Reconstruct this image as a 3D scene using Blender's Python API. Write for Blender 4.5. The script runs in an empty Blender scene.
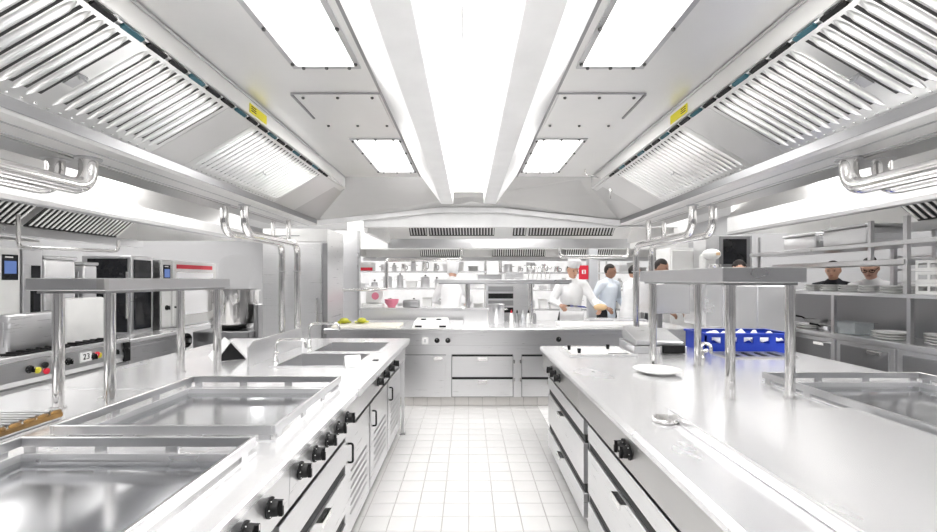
import bpy, bmesh, math, random
from mathutils import Vector, Matrix
random.seed(7)
SC = bpy.context.scene
COL = SC.collection

# ------------------------------------------------------------------ camera, light, exposure
# level camera, 1.46 m above the floor, looking down the aisle (+Y); slight rise shift
cam_data = bpy.data.cameras.new('camera')
cam_data.sensor_width = 36.0
cam_data.lens = 440.0 / 937.0 * 36.0
cam_data.shift_y = 14.0 / 937.0
cam_data.clip_start = 0.02
cam = bpy.data.objects.new('camera', cam_data)
cam.location = (0, 0, 1.46)
cam.rotation_euler = (math.pi / 2, 0, 0)
COL.objects.link(cam)
SC.camera = cam

world = bpy.data.worlds.new('world')
world.use_nodes = True
world.node_tree.nodes['Background'].inputs[0].default_value = (1, 1, 1, 1)
world.node_tree.nodes['Background'].inputs[1].default_value = 0.6
SC.world = world

vs = SC.view_settings
vs.view_transform = 'Standard'
vs.look = 'None'
vs.gamma = 1.0
vs.use_curve_mapping = False
vs.exposure = 0.50

LAMP = 0.30     # overall multiplier of the lamps of the room

# ------------------------------------------------------------------ materials
MATS = {}
def mat(name, col=(.8, .8, .8), metal=0.0, rough=.5, emit=None, estr=0, brush=None, spec=None, trans=0, alpha=None, bump=0.0, var=None):
    if name in MATS:
        return MATS[name]
    if var is None: var = .025 if metal else .05
    m = bpy.data.materials.new(name); m.use_nodes = True
    nt = m.node_tree; b = nt.nodes['Principled BSDF']
    b.inputs['Base Color'].default_value = (*col, 1)
    b.inputs['Metallic'].default_value = metal
    b.inputs['Roughness'].default_value = rough
    if spec is not None: b.inputs['Specular IOR Level'].default_value = spec
    if emit:
        b.inputs['Emission Color'].default_value = (*emit, 1)
        b.inputs['Emission Strength'].default_value = estr
    if trans: b.inputs['Transmission Weight'].default_value = trans
    # procedural variation: brushed streaks or soft mottling
    tc = nt.nodes.new('ShaderNodeTexCoord'); mp = nt.nodes.new('ShaderNodeMapping')
    mp.inputs['Scale'].default_value = brush if brush else (3, 3, 3)
    nz = nt.nodes.new('ShaderNodeTexNoise'); nz.inputs['Scale'].default_value = 4.0 if brush else 2.0
    nz.inputs['Detail'].default_value = 4.0
    nt.links.new(tc.outputs['Object'], mp.inputs[0]); nt.links.new(mp.outputs[0], nz.inputs['Vector'])
    mr = nt.nodes.new('ShaderNodeMapRange')
    k = .035 if brush else .03
    mr.inputs['From Min'].default_value = .25; mr.inputs['From Max'].default_value = .75
    mr.inputs['To Min'].default_value = max(.02, rough - k); mr.inputs['To Max'].default_value = min(1, rough + k)
    nt.links.new(nz.outputs['Fac'], mr.inputs['Value']); nt.links.new(mr.outputs[0], b.inputs['Roughness'])
    cr = nt.nodes.new('ShaderNodeValToRGB')
    cr.color_ramp.elements[0].position = .3; cr.color_ramp.elements[1].position = .7
    cr.color_ramp.elements[0].color = (*[c * (1 - var) for c in col], 1)
    cr.color_ramp.elements[1].color = (*[min(1, c * (1 + var * .6)) for c in col], 1)
    nt.links.new(nz.outputs['Fac'], cr.inputs[0]); nt.links.new(cr.outputs[0], b.inputs['Base Color'])
    if bump:
        bp = nt.nodes.new('ShaderNodeBump'); bp.inputs['Strength'].default_value = bump; bp.inputs['Distance'].default_value = .01
        nt.links.new(nz.outputs['Fac'], bp.inputs['Height']); nt.links.new(bp.outputs[0], b.inputs['Normal'])
    MATS[name] = m
    return m

STEEL_TOP = mat('steel_worktop', (.93, .93, .94), .72, .25, brush=(.7, .35, .7), var=.012)
STEEL = mat('steel_brushed', (.80, .80, .81), 1, .30, brush=(1, 1, 40))
STEEL_H = mat('steel_hood', (.92, .915, .905), 1, .40, brush=(1, .6, 1))
STEEL_F = mat('steel_filter', (.82, .82, .81), 1, .30, brush=(.8, .8, .8), var=.01)
STEEL_D = mat('steel_dark', (.40, .40, .41), 1, .35, brush=(2, 2, 40))
CHROME = mat('steel_polished_pipe', (.86, .85, .84), 1, .09, brush=(1, 1, 1))
GLOSS = mat('steel_hob_plate', (.60, .61, .63), 1, .14, brush=(1, 1, 1))
RAIL = mat('steel_rail', (.64, .64, .65), 1, .30, brush=(1, 1, 1))
WHITE = mat('white_paint', (.90, .90, .90), 0, .45)
CEILW = mat('white_ceiling_board', (.78, .78, .78), 0, .7)
WALLW = mat('white_wall', (.82, .82, .83), 0, .6)
WALLS = mat('steel_wall_cladding', (.55, .55, .56), .6, .45, brush=(1, 1, 12))
WALLT = mat('grey_wall_tile', (.20, .20, .21), 0, .4)
PLASTICW = mat('white_plastic', (.88, .88, .87), 0, .35)
CERAMIC = mat('white_ceramic', (.92, .92, .91), 0, .12)
BLACK = mat('black_plastic', (.010, .010, .011), 0, .5, var=.3, spec=.25)
BLACKG = mat('black_glass', (.015, .016, .02), 0, .08, var=.3)
DARK = mat('dark_gap', (.02, .02, .022), 0, .6, var=.3)
SLOT = mat('filter_slot_shadow', (.05, .05, .05), .3, .6, var=.3)
BOLTM = mat('dark_bolt', (.10, .10, .10), .6, .5)
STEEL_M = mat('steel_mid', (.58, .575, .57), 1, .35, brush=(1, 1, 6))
STEEL_B = mat('steel_blank_sheet', (.74, .735, .73), 1, .38, brush=(1, .6, 1))
TEAL = mat('teal_seal', (.02, .10, .13), 0, .5)
YELLOW = mat('yellow_sticker', (.90, .80, .03), 0, .5)
REDP = mat('red_plastic', (.75, .02, .05), 0, .4)
YELP = mat('yellow_button', (.75, .68, .05), 0, .35)
BLUE = mat('blue_crate', (.012, .05, .48), 0, .4)
BLUES = mat('screen_blue', (.02, .03, .06), 0, .15, emit=(.15, .25, .6), estr=.5)
BROWN = mat('burnt_edge', (.30, .17, .05), .2, .6, var=.7, bump=.5)
PINK = mat('pink_plastic', (.80, .25, .35), 0, .4)
GREEN = mat('lettuce_green', (.62, .62, .07), 0, .5, var=.4)
BOARD = mat('cutting_board', (.86, .83, .74), 0, .5)
WOOD = mat('pale_wood', (.72, .50, .28), 0, .5, brush=(3, 20, 20), var=.15)
CLOTHW = mat('white_cloth', (.90, .90, .91), 0, .85, bump=.15)
CLOTHB = mat('pale_blue_cloth', (.78, .84, .92), 0, .85, bump=.15)
CLOTHD = mat('dark_cloth', (.015, .016, .022), 0, .85, bump=.15, var=.3)
HAIR = mat('dark_hair', (.02, .014, .012), 0, .6, var=.4)
SKIN1 = mat('skin_tan', (.62, .36, .25), 0, .5)
SKIN2 = mat('skin_fair', (.78, .47, .35), 0, .5)
SKIN3 = mat('skin_brown', (.33, .18, .12), 0, .5)
LIPS = mat('lip_tone', (.45, .17, .15), 0, .5)
GLASSC = mat('clear_plastic', (.86, .90, .92), 0, .08, trans=.75)
DIFF = mat('lamp_diffuser', (.95, .95, .95), 0, .4, emit=(1, .99, .97), estr=1.7)
TILE = mat('white_floor_tile', (.62, .615, .61), 0, .22, var=.025)
TILEK = mat('grey_plinth_tile', (.62, .60, .58), 0, .3, var=.05)
GREYP = mat('grey_post', (.55, .56, .58), 0, .5)
CARD = mat('white_card', (.92, .92, .92), 0, .6)

def floor_material():
    m = bpy.data.materials.new('floor_tiling'); m.use_nodes = True
    nt = m.node_tree; b = nt.nodes['Principled BSDF']; b.inputs['Roughness'].default_value = .35
    tc = nt.nodes.new('ShaderNodeTexCoord'); br = nt.nodes.new('ShaderNodeTexBrick')
    br.offset = 0; br.inputs['Scale'].default_value = 1
    br.inputs['Brick Width'].default_value = .16; br.inputs['Row Height'].default_value = .16
    br.inputs['Mortar Size'].default_value = .003
    br.inputs['Color1'].default_value = (.84, .835, .83, 1); br.inputs['Color2'].default_value = (.86, .855, .85, 1)
    br.inputs['Mortar'].default_value = (.34, .33, .32, 1)
    nt.links.new(tc.outputs['Object'], br.inputs['Vector']); nt.links.new(br.outputs['Color'], b.inputs['Base Color'])
    return m
FLOORM = floor_material()
GROUT = mat('grey_grout', (.30, .29, .28), 0, .8)

# ------------------------------------------------------------------ mesh helpers
class MB:
    def __init__(s): s.v = []; s.f = []; s.mi = []
    def add(s, vs_, fs, k=0):
        o = len(s.v); s.v += [Vector(p) for p in vs_]
        for f in fs: s.f.append([i + o for i in f]); s.mi.append(k)
        return s
    def box(s, x0, x1, y0, y1, z0, z1, k=0):
        if x0 > x1: x0, x1 = x1, x0
        if y0 > y1: y0, y1 = y1, y0
        if z0 > z1: z0, z1 = z1, z0
        return s.add([(x0,y0,z0),(x1,y0,z0),(x1,y1,z0),(x0,y1,z0),(x0,y0,z1),(x1,y0,z1),(x1,y1,z1),(x0,y1,z1)],
                     [(3,2,1,0),(4,5,6,7),(0,1,5,4),(1,2,6,5),(2,3,7,6),(3,0,4,7)], k)
    def cbox(s, c, d, k=0):
        return s.box(c[0]-d[0]/2, c[0]+d[0]/2, c[1]-d[1]/2, c[1]+d[1]/2, c[2]-d[2]/2, c[2]+d[2]/2, k)
    def hexa(s, p, k=0):   # 8 points: bottom ring then top ring
        return s.add(p, [(3,2,1,0),(4,5,6,7),(0,1,5,4),(1,2,6,5),(2,3,7,6),(3,0,4,7)], k)
    def sweep(s, path, rad, n=12, k=0, sq=1.0, cap=True, up=None):
        path = [Vector(p) for p in path]; m = len(path)
        if not hasattr(rad, '__len__'): rad = [rad] * m
        o = len(s.v); prev = None
        for i in range(m):
            t = (path[min(i+1, m-1)] - path[max(i-1, 0)]).normalized()
            if prev is None:
                a = Vector(up) if up else (Vector((0,0,1)) if abs(t.z) < .9 else Vector((0,1,0)))
                u = (a - t * a.dot(t)).normalized()
            else:
                u = (prev - t * prev.dot(t)).normalized()
            prev = u; w = t.cross(u)
            for j in range(n):
                an = 2 * math.pi * j / n
                s.v.append(path[i] + u * math.cos(an) * rad[i] + w * math.sin(an) * rad[i] * sq)
        for i in range(m-1):
            for j in range(n):
                a = o+i*n+j; b = o+i*n+(j+1) % n
                s.f.append([a, b, b+n, a+n]); s.mi.append(k)
        if cap:
            s.f.append([o+j for j in range(n)][::-1]); s.mi.append(k)
            s.f.append([o+(m-1)*n+j for j in range(n)]); s.mi.append(k)
        return s
    def cyl(s, p0, p1, r, n=12, k=0, r1=None):
        return s.sweep([p0, p1], [r, r if r1 is None else r1], n, k)
    def prism(s, pts, axis, a0, a1, k=0):
        n = len(pts)
        def mk(p, a):
            if axis == 'y': return (p[0], a, p[1])
            if axis == 'x': return (a, p[0], p[1])
            return (p[0], p[1], a)
        s.add([mk(p, a0) for p in pts] + [mk(p, a1) for p in pts],
              [list(range(n))[::-1], [n+i for i in range(n)]] + [[i, (i+1) % n, n+(i+1) % n, n+i] for i in range(n)], k)
        return s
    def lathe(s, prof, c=(0,0,0), n=24, k=0):
        o = len(s.v); c = Vector(c)
        for r, z in prof:
            for j in range(n):
                a = 2*math.pi*j/n
                s.v.append(c + Vector((r*math.cos(a), r*math.sin(a), z)))
        for i in range(len(prof)-1):
            for j in range(n):
                a = o+i*n+j; b = o+i*n+(j+1) % n
                s.f.append([a, b, b+n, a+n]); s.mi.append(k)
        return s
    def ball(s, c, r, n=12, k=0):
        c = Vector(c)
        if not hasattr(r, '__len__'): r = (r, r, r)
        o = len(s.v); m = max(4, n*2//3)
        for i in range(m+1):
            th = math.pi*i/m
            for j in range(n):
                a = 2*math.pi*j/n
                s.v.append(c + Vector((r[0]*math.sin(th)*math.cos(a), r[1]*math.sin(th)*math.sin(a), -r[2]*math.cos(th))))
        for i in range(m):
            for j in range(n):
                a = o+i*n+j; b = o+i*n+(j+1) % n
                s.f.append([a, b, b+n, a+n]); s.mi.append(k)
        return s
    def plate(s, xs, ys, z0, z1, holes, k=0):
        # flat slab made of rectangular strips around rectangular holes (x0,x1,y0,y1)
        X = sorted(set(list(xs) + [h[i] for h in holes for i in (0, 1)]))
        Y = sorted(set(list(ys) + [h[i] for h in holes for i in (2, 3)]))
        def solid(i, j):
            if i < 0 or j < 0 or i >= len(X)-1 or j >= len(Y)-1: return False
            cx = (X[i]+X[i+1])/2; cy = (Y[j]+Y[j+1])/2
            return not any(h[0] < cx < h[1] and h[2] < cy < h[3] for h in holes)
        idx = {}
        def vv(i, j, t):
            if (i, j, t) not in idx:
                idx[(i, j, t)] = len(s.v); s.v.append(Vector((X[i], Y[j], z1 if t else z0)))
            return idx[(i, j, t)]
        for i in range(len(X)-1):
            for j in range(len(Y)-1):
                if not solid(i, j): continue
                F = [[vv(i,j,1), vv(i+1,j,1), vv(i+1,j+1,1), vv(i,j+1,1)], [vv(i,j+1,0), vv(i+1,j+1,0), vv(i+1,j,0), vv(i,j,0)]]
                if not solid(i-1, j): F.append([vv(i,j,0), vv(i,j,1), vv(i,j+1,1), vv(i,j+1,0)])
                if not solid(i+1, j): F.append([vv(i+1,j+1,0), vv(i+1,j+1,1), vv(i+1,j,1), vv(i+1,j,0)])
                if not solid(i, j-1): F.append([vv(i+1,j,0), vv(i+1,j,1), vv(i,j,1), vv(i,j,0)])
                if not solid(i, j+1): F.append([vv(i,j+1,0), vv(i,j+1,1), vv(i+1,j+1,1), vv(i+1,j+1,0)])
                for f in F: s.f.append(f); s.mi.append(k)
        return s
    def mesh(s, name, mats, off, smooth=False, bev=0.0, seg=1):
        me = bpy.data.meshes.new(name)
        me.from_pydata([tuple(p - off) for p in s.v], [], s.f)
        for m in (mats if isinstance(mats, (list, tuple)) else [mats]): me.materials.append(m)
        me.polygons.foreach_set('material_index', s.mi)
        if bev or True:
            bm = bmesh.new(); bm.from_mesh(me)
            bmesh.ops.remove_doubles(bm, verts=bm.verts, dist=1e-6)
            bmesh.ops.dissolve_degenerate(bm, edges=bm.edges, dist=1e-7)
            bmesh.ops.recalc_face_normals(bm, faces=bm.faces)
            if bev:
                es = [e for e in bm.edges if len(e.link_faces) == 2 and e.calc_face_angle(0) > math.radians(40)]
                bmesh.ops.bevel(bm, geom=es, offset=bev, segments=seg, affect='EDGES', clamp_overlap=True, profile=.5)
            bm.to_mesh(me); bm.free()
        if smooth:
            me.polygons.foreach_set('use_smooth', [True]*len(me.polygons))
            try: me.set_sharp_from_angle(angle=math.radians(38))
            except Exception: pass
        return me
    def build(s, name, mats, parent=None, smooth=False, bev=0.0, seg=1, label=None, local=False):
        if parent is None:
            lo = Vector((min(p.x for p in s.v), min(p.y for p in s.v), min(p.z for p in s.v)))
            hi = Vector((max(p.x for p in s.v), max(p.y for p in s.v), max(p.z for p in s.v)))
            off = Vector(((lo.x+hi.x)/2, (lo.y+hi.y)/2, lo.z))
        else:
            off = Vector((0,0,0)) if local else WPOS[parent.name]
        o = bpy.data.objects.new(name, s.mesh(name, mats, off, smooth, bev, seg))
        COL.objects.link(o)
        if parent is None: o.location = off; WPOS[o.name] = off
        else: o.parent = parent; WPOS[o.name] = off
        if label: o['label'] = label
        return o
WPOS = {}

def tag(o, label, cat, group=None, kind=None):
    if label: o['label'] = label
    if cat: o['category'] = cat
    if group: o['group'] = group
    if kind: o['kind'] = kind
    return o
def thing(name, label, cat, loc=(0,0,0), rz=0, group=None):
    o = bpy.data.objects.new(name, None); COL.objects.link(o)
    o.empty_display_size = .1; o.location = loc; o.rotation_euler = (0,0,rz)
    WPOS[o.name] = Vector(loc)
    return tag(o, label, cat, group)
def inst(src, parent, loc, rot=(0,0,0), scale=None):   # another piece sharing the mesh of src
    c = bpy.data.objects.new(src.name.split('.')[0], src.data); COL.objects.link(c)
    c.parent = parent; c.location = loc; c.rotation_euler = rot
    if scale: c.scale = scale
    return c
def dup(root, loc, rz=0, label=None, group=None, scale=None):
    r = root.copy(); COL.objects.link(r); r.location = loc; r.rotation_euler = (0,0,rz)
    if scale: r.scale = scale
    if label: r['label'] = label
    if group: r['group'] = group
    for ch in list(root.children):
        c = ch.copy(); COL.objects.link(c); c.parent = r
        for g in list(ch.children):
            d = g.copy(); COL.objects.link(d); d.parent = c
    return r
def struct(o): o['kind'] = 'structure'; return o
def arc(c, u, v, r, a0, a1, n=6):
    c = Vector(c); u = Vector(u); v = Vector(v)
    return [c + u*r*math.cos(a0+(a1-a0)*i/n) + v*r*math.sin(a0+(a1-a0)*i/n) for i in range(n+1)]
def rounded(path, r, n=6):   # round the inner corners of a polyline
    P = [Vector(p) for p in path]; out = [P[0]]
    for i in range(1, len(P)-1):
        a = (P[i-1]-P[i]).normalized(); b = (P[i+1]-P[i]).normalized()
        p0 = P[i]+a*r; p1 = P[i]+b*r
        for j in range(n+1):
            t = j/n; out.append(p0*(1-t)**2 + P[i]*2*t*(1-t) + p1*t*t)
    out.append(P[-1]); return out
def area(name, loc, sx, sy, w, rot=(0,0,0), col=(1, .985, .965)):
    L = bpy.data.lights.new(name, 'AREA'); L.shape = 'RECTANGLE'; L.size = sx; L.size_y = sy
    L.energy = w * LAMP; L.color = col
    o = bpy.data.objects.new(name, L); COL.objects.link(o); o.location = loc; o.rotation_euler = rot
    return o

# ------------------------------------------------------------------ the room
fl = struct(MB().box(-6, 6, -3, 13, -.10, -.003).build('floor', FLOORM))
fl.location = (0, 0, -.10)
for p in fl.data.vertices: p.co += Vector((0, 5, 0))
WPOS['floor'] = Vector((0, 0, -.10))
struct(MB().box(-6, 6, -3, 13, 2.95, 3.05).build('ceiling', CEILW))
struct(MB().box(-6.1, -6, -3, 13, -.1, 3.05).build('wall_left', WALLS))
struct(MB().box(6, 6.1, -3, 13, -.1, 3.05).build('wall_right', WALLS))
struct(MB().box(-6.1, 6.1, 13, 13.1, -.1, 3.05).build('wall_back', WALLW))
struct(MB().box(-6.1, 6.1, -3.1, -3, -.1, 3.05).build('wall_front', WALLT))

# aisle floor tiles, each a piece of the floor
T = .16
t0 = MB().box(-T/2+.0025, T/2-.0025, -T/2+.0025, T/2-.0025, -.012, .0).build('tile', TILE, fl, bev=.0015, local=True)
first = True
for i in range(-5, 5):
    for j in range(12, 33):
        loc = ((i+.5)*T, (j+.5)*T, .10 + random.uniform(-.0003, .0003))
        if first: t0.location = loc; first = False
        else: inst(t0, fl, loc)

# ceiling troffers over the whole room, besides the canopy lamps
def troffer(x, y, label):
    t = thing('ceiling_light', label, 'light', (x, y, 2.95), 0, 'ceiling troffers of the kitchen')
    MB().plate((x-.62, x+.62), (y-.32, y+.32), 2.92, 2.95, [(x-.58, x+.58, y-.28, y+.28)]).build('frame', WHITE, t)
    MB().box(x-.58, x+.58, y-.28, y+.28, 2.935, 2.945).build('diffuser', DIFF, t)
    area('troffer_lamp', (x, y, 2.925), 1.1, .5, 42)
for x in (-4.6, -2.7, 2.7, 4.6):
    for y in (-1.4, .6, 2.6, 4.6):
        troffer(x, y, 'flat white ceiling light above the aisle outside the canopy')
for x in (-4.6, -2.3, 0, 2.3, 4.6):
    for y in (7.2, 9.4, 11.6):
        troffer(x, y, 'flat white ceiling light above the rear kitchen')
for x in (-1, 1):
    troffer(x, -2.3, 'flat white ceiling light behind the canopy end')

# ------------------------------------------------------------------ main extraction canopy
Y0, Y1 = -1.6, 4.3
ZC, ZL = 2.47, 2.05
can = thing('extraction_canopy', 'large stainless extraction canopy with slotted grease filters over both cooking islands', 'hood', (0, 1.35, 2.05))
def fpoint(sg, t, y, n=0.0):      # point on the filter slope: t 0 top .. 1 bottom, n off the surface (down/inwards)
    x = 1.205 + (1.63-1.205)*t; z = 2.345 + (2.10-2.345)*t
    dx, dz = -.2451, -.4251
    l = math.hypot(dx, dz)
    return (sg*(x + dx/l*n), y, z + dz/l*n)
bolt0 = None
def bolt(x, y, z, parent):
    global bolt0
    if bolt0 is None:
        bolt0 = MB().lathe([(0, 0), (.007, 0), (.009, .004), (.009, .008)], (0, 0, 0), 8).build('bolt', BOLTM, parent, local=True)
        b = bolt0; b.location = Vector((x, y, z-.008)) - WPOS[parent.name]
        return
    b = inst(bolt0, parent, Vector((x, y, z-.008)) - WPOS[parent.name])
for sg in (-1, 1):
    s_ = lambda a: sg*a
    # ceiling sheet, with openings for the two lamps
    pan = MB().plate(sorted((s_(.45), s_(1.215))), (Y0, Y1), ZC, ZC+.02,
                     [tuple(sorted((s_(.53), s_(.81)))) + (-.9, -.1), tuple(sorted((s_(.53), s_(.81)))) + (1.15, 2.07),
                      tuple(sorted((s_(.50), s_(.83)))) + (3.15, 4.1)]).build('ceiling_sheet', STEEL_H, can)
    # lamps
    for (a, b, y0, y1) in ((.53, .81, -.9, -.1), (.53, .81, 1.15, 2.07), (.50, .83, 3.15, 4.1)):
        xa, xb = sorted((s_(a), s_(b)))
        lf = MB().plate((xa-.020, xb+.020), (y0-.020, y1+.020), ZC-.008, ZC+.004, [(xa+.004, xb-.004, y0+.004, y1-.004)]).build('lamp_frame', RAIL, can)
        MB().box(xa+.004, xb-.004, y0+.004, y1-.004, ZC+.006, ZC+.014).build('lamp_diffuser', DIFF, lf)
        for k in range(4):
            yy = y0 + (y1-y0)*(k+.1)/3.2
            for xx in (xa-.006, xb+.006): bolt(xx, yy, ZC-.008, can)
        for k in range(3):
            for yy in (y0-.006, y1+.006): bolt(xa + (xb-xa)*(k+.3)/2.6, yy, ZC-.008, can)
        area('canopy_lamp', ((xa+xb)/2, (y0+y1)/2, ZC-.012), (xb-xa)*.9, (y1-y0)*.9, 26)
    # bolted access panel between the lamps
    xa, xb = sorted((s_(.49), s_(.95)))
    MB().box(xa, xb, 2.38, 2.92, ZC-.006, ZC).build('access_panel', STEEL_H, can, bev=.002)
    MB().box(xa-.01, xb+.01, 2.372, 2.380, ZC-.007, ZC).build('seam', STEEL_D, can)
    MB().hexa([(s_(.955), 2.39, ZC-.008), (s_(.967), 2.39, ZC-.008), (s_(.967), 2.74, ZC-.008), (s_(.955), 2.74, ZC-.008), (s_(.955), 2.39, ZC), (s_(.967), 2.39, ZC), (s_(.967), 2.74, ZC), (s_(.955), 2.74, ZC)]).build('seam', STEEL_D, can)
    for xx in (xa+.04, (xa+xb)/2, xb-.04):
        for yy in (2.42, 2.86): bolt(xx, yy, ZC-.006, can)
    # upright fascia between the ceiling sheet and the filters
    MB().box(s_(1.205), s_(1.225), Y0, Y1, 2.350, ZC+.02).build('fascia', STEEL_H, can)
    MB().box(s_(1.196), s_(1.205), Y0, Y1, ZC-.016, ZC-.002).build('edge_bead', RAIL, can, bev=.002)
    # sloped back sheet behind the filters
    a, b = fpoint(sg, -.03, 0, -.03), fpoint(sg, 1.03, 0, -.03)
    c, d = fpoint(sg, -.03, 0, -.012), fpoint(sg, 1.03, 0, -.012)
    MB().prism([(a[0], a[2]), (b[0], b[2]), (d[0], d[2]), (c[0], c[2])], 'y', Y0, Y1).build('back_sheet', STEEL_B, can)
    # filters: plain frame sheet with pressed ribs; blank sheets in between
    def sheet(name, y0, y1, m, n0=-.012, n1=-.002):
        A = [fpoint(sg, t, y, n) for n in (n0, n1) for (t, y) in ((.02, y0), (.98, y0), (.98, y1), (.02, y1))]
        return MB().hexa(A).build(name, m, can)
    for (y0, y1) in ((-.30, .93), (1.02, 2.24), (2.50, 3.66)):
        f = sheet('filter', y0, y1, STEEL_F)
        f['label'] = 'grease filter of pressed ribs with dark slots'
        # ribs: half-round bars along the slope, dark slot beside each
        n = 23; pitch = (y1-y0-.06)/n
        rib0 = None
        base = Vector(WPOS[f.name])
        for i in range(n):
            yc = y0+.03+pitch*(i+.5)
            gap = (i == 11 and y0 < 2.4)
            if gap: continue
            if rib0 is None:
                mb = MB()
                pts = []
                T_ = [.05, .09, .14, .5, .78, .86, .90]; R_ = [.001, .010, .0135, .0135, .0135, .009, .001]
                o = len(mb.v)
                for t, r in zip(T_, R_):
                    for q in range(7):
                        an = math.pi*q/6
                        p = fpoint(sg, t, math.cos(an)*max(r, .004)*1.15, -.003 + math.sin(an)*r)
                        mb.v.append(Vector(p))
                for i2 in range(len(T_)-1):
                    for q in range(6):
                        a_ = i2*7+q; mb.f.append([a_, a_+1, a_+8, a_+7]); mb.mi.append(0)
                # slot strip
                S = [fpoint(sg, t, y, nn) for nn in (-.0025, -.0008) for (t, y) in ((.06, .0158), (.84, .0158), (.84, .0285), (.06, .0285))]
                mb.hexa(S, 1)
                rib0 = mb.build('rib', [STEEL_F, SLOT], f, smooth=True, local=True)
                rib0.location = Vector((0, yc, 0)) - base
            else:
                inst(rib0, f, Vector((0, yc, 0)) - base)
        # drain dimples along the foot
        dm0 = None
        for i in range(n):
            yc = y0+.03+pitch*(i+.5)
            if dm0 is None:
                mb = MB().ball(fpoint(sg, .945, 0, -.002), (.008, .006, .003), 8)
                dm0 = mb.build('drain_dimple', CHROME, f, smooth=True, local=True); dm0.location = Vector((0, yc, 0)) - base
            else: inst(dm0, f, Vector((0, yc, 0)) - base)
        # grip in the middle
        yc = y0+.03+pitch*11.5
        mb = MB()
        A = [fpoint(sg, t, yc+y, nn) for nn in (-.002, .004) for (t, y) in ((.52, -.02), (.66, -.02), (.66, .02), (.52, .02))]
        mb.hexa(A)
        mb.sweep([fpoint(sg, .54, yc-.014, .003), fpoint(sg, .54, yc-.014, .018), fpoint(sg, .54, yc+.014, .018), fpoint(sg, .54, yc+.014, .003)], .004, 6)
        mb.build('grip', RAIL, f)
    for (y0, y1) in ((Y0, -.302), (.932, 1.018), (2.242, 2.498), (3.662, 4.08)):
        sheet('blank_sheet', y0, y1, STEEL_B)
    # black and teal seal dashes along the filter heads
    k = 0; y = -.3
    seal0 = {}
    while y < 3.75:
        m = TEAL if (k*sg) % 3 == 0 else BLACK
        if m.name not in seal0:
            A = [fpoint(sg, t, yy, nn) for nn in (-.004, .006) for (t, yy) in ((-.022, -.048), (.016, -.048), (.016, .048), (-.022, .048))]
            o = MB().hexa(A).build('seal', m, can, local=True); o.location = Vector((0, y, 0)) - WPOS[can.name]; seal0[m.name] = o
        else: inst(seal0[m.name], can, Vector((0, y, 0)) - WPOS[can.name])
        y += .125; k += 1
    # gutter lip
    MB().prism([(s_(1.625), 2.115), (s_(1.625), 2.06), (s_(1.64), 2.05), (s_(2.08), 2.05), (s_(2.08), 2.95), (s_(2.06), 2.95), (s_(2.06), 2.07), (s_(1.645), 2.07), (s_(1.645), 2.115)],
               'y', Y0, 4.78).build('gutter_lip', STEEL_H, can)
    MB().box(s_(1.620), s_(1.6245), Y0, 4.70, 2.062, 2.108).build('gutter_shade', STEEL_D, can)  # darker steel paints the dark reflection on the inner face of the lip
    MB().box(s_(1.90), s_(2.08), Y0, 4.78, 2.044, 2.0495).build('under_strip', STEEL_M, can)
    for xx in (1.73, 1.86, 1.97):
        MB().box(s_(xx), s_(xx+.008), Y0, 4.78, 2.046, 2.052).build('lip_seam', RAIL, can)
    # hipped return of the slope at the far end
    A = [(s_(1.205), 4.08, 2.36), (s_(1.63), 4.08, 2.105), (s_(1.63), 4.76, 2.105), (s_(1.205), 4.3, 2.36)]
    mb = MB(); mb.hexa([A[0], A[1], A[2], A[3]] + [(p[0], p[1], p[2]+.012) for p in A]); mb.build('hip_sheet', STEEL_M, can)
    # sticker
    yy = 2.52
    MB().box(s_(1.2045), s_(1.2015), yy-.10, yy+.10, 2.385, 2.435).build('sticker', YELLOW, can)
    for k in range(3):
        MB().box(s_(1.2015), s_(1.2008), yy-.085, yy-.03, 2.397+.012*k, 2.402+.012*k).build('print_line', BLACK, can)
    # light trough beam
    MB().prism([(s_(.47), ZC), (s_(.268), 2.20), (s_(.26), 2.19), (s_(.15), 2.19), (s_(.145), 2.20), (s_(.145), 2.60), (s_(.16), 2.60), (s_(.16), 2.215), (s_(.255), 2.215), (s_(.45), ZC+.012)],
               'y', Y0, 4.22).build('trough_beam', WHITE, can, label='white painted beam of the central light trough')
    MB().box(s_(.462), s_(.476), Y0, 4.26, ZC-.012, ZC+.01).build('trough_seam', STEEL_D, can)
# trough top and lamps
MB().box(-.16, .16, Y0, 4.22, 2.60, 2.62).build('trough_top', WHITE, can)
for (y0, y1) in ((-1.5, .85), (.9, 3.28), (3.32, 4.18)):
    d = MB().box(-.02, .14, y0, y1, 2.585, 2.599).build('trough_diffuser', DIFF, can)
    area('trough_lamp', (.06, (y0+y1)/2, 2.58), .14, (y1-y0)*.95, 22*(y1-y0))
MB().box(-.032, -.022, Y0, 4.2, 2.57, 2.60).build('trough_ridge', RAIL, can)
MB().box(-.145, .145, 3.27, 3.33, 2.56, 2.60).build('trough_bridge', WHITE, can)
MB().box(-.145, .145, 4.19, 4.22, 2.30, 2.60).build('trough_end', WHITE, can)
# far end sheet: slopes out to the end lip, its foot rises to the middle
E = [(-1.205, 4.3, ZC), (1.205, 4.3, ZC), (1.63, 4.76, 2.10), (.35, 4.76, 2.235), (-.35, 4.76, 2.235), (-1.63, 4.76, 2.10)]
MB().add(E + [(p[0], p[1]+.012, p[2]+.006) for p in E],
         [[0,1,2,3,4,5], [11,10,9,8,7,6]] + [[i, (i+1) % 6, 6+(i+1) % 6, 6+i] for i in range(6)]).build('end_sheet', STEEL_M, can)
L5 = [(-1.96, 2.05), (-1.63, 2.05), (-.35, 2.19), (.35, 2.19), (1.63, 2.05), (1.96, 2.05), (1.96, 2.10), (1.63, 2.105), (.35, 2.24), (-.35, 2.24), (-1.63, 2.105), (-1.96, 2.10)]
MB().prism(L5, 'y', 4.74, 4.78).build('end_lip', WHITE, can)
MB().box(-1.94, 1.94, 4.745, 4.775, 2.24, 2.95).build('end_fascia', WHITE, can)
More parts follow.
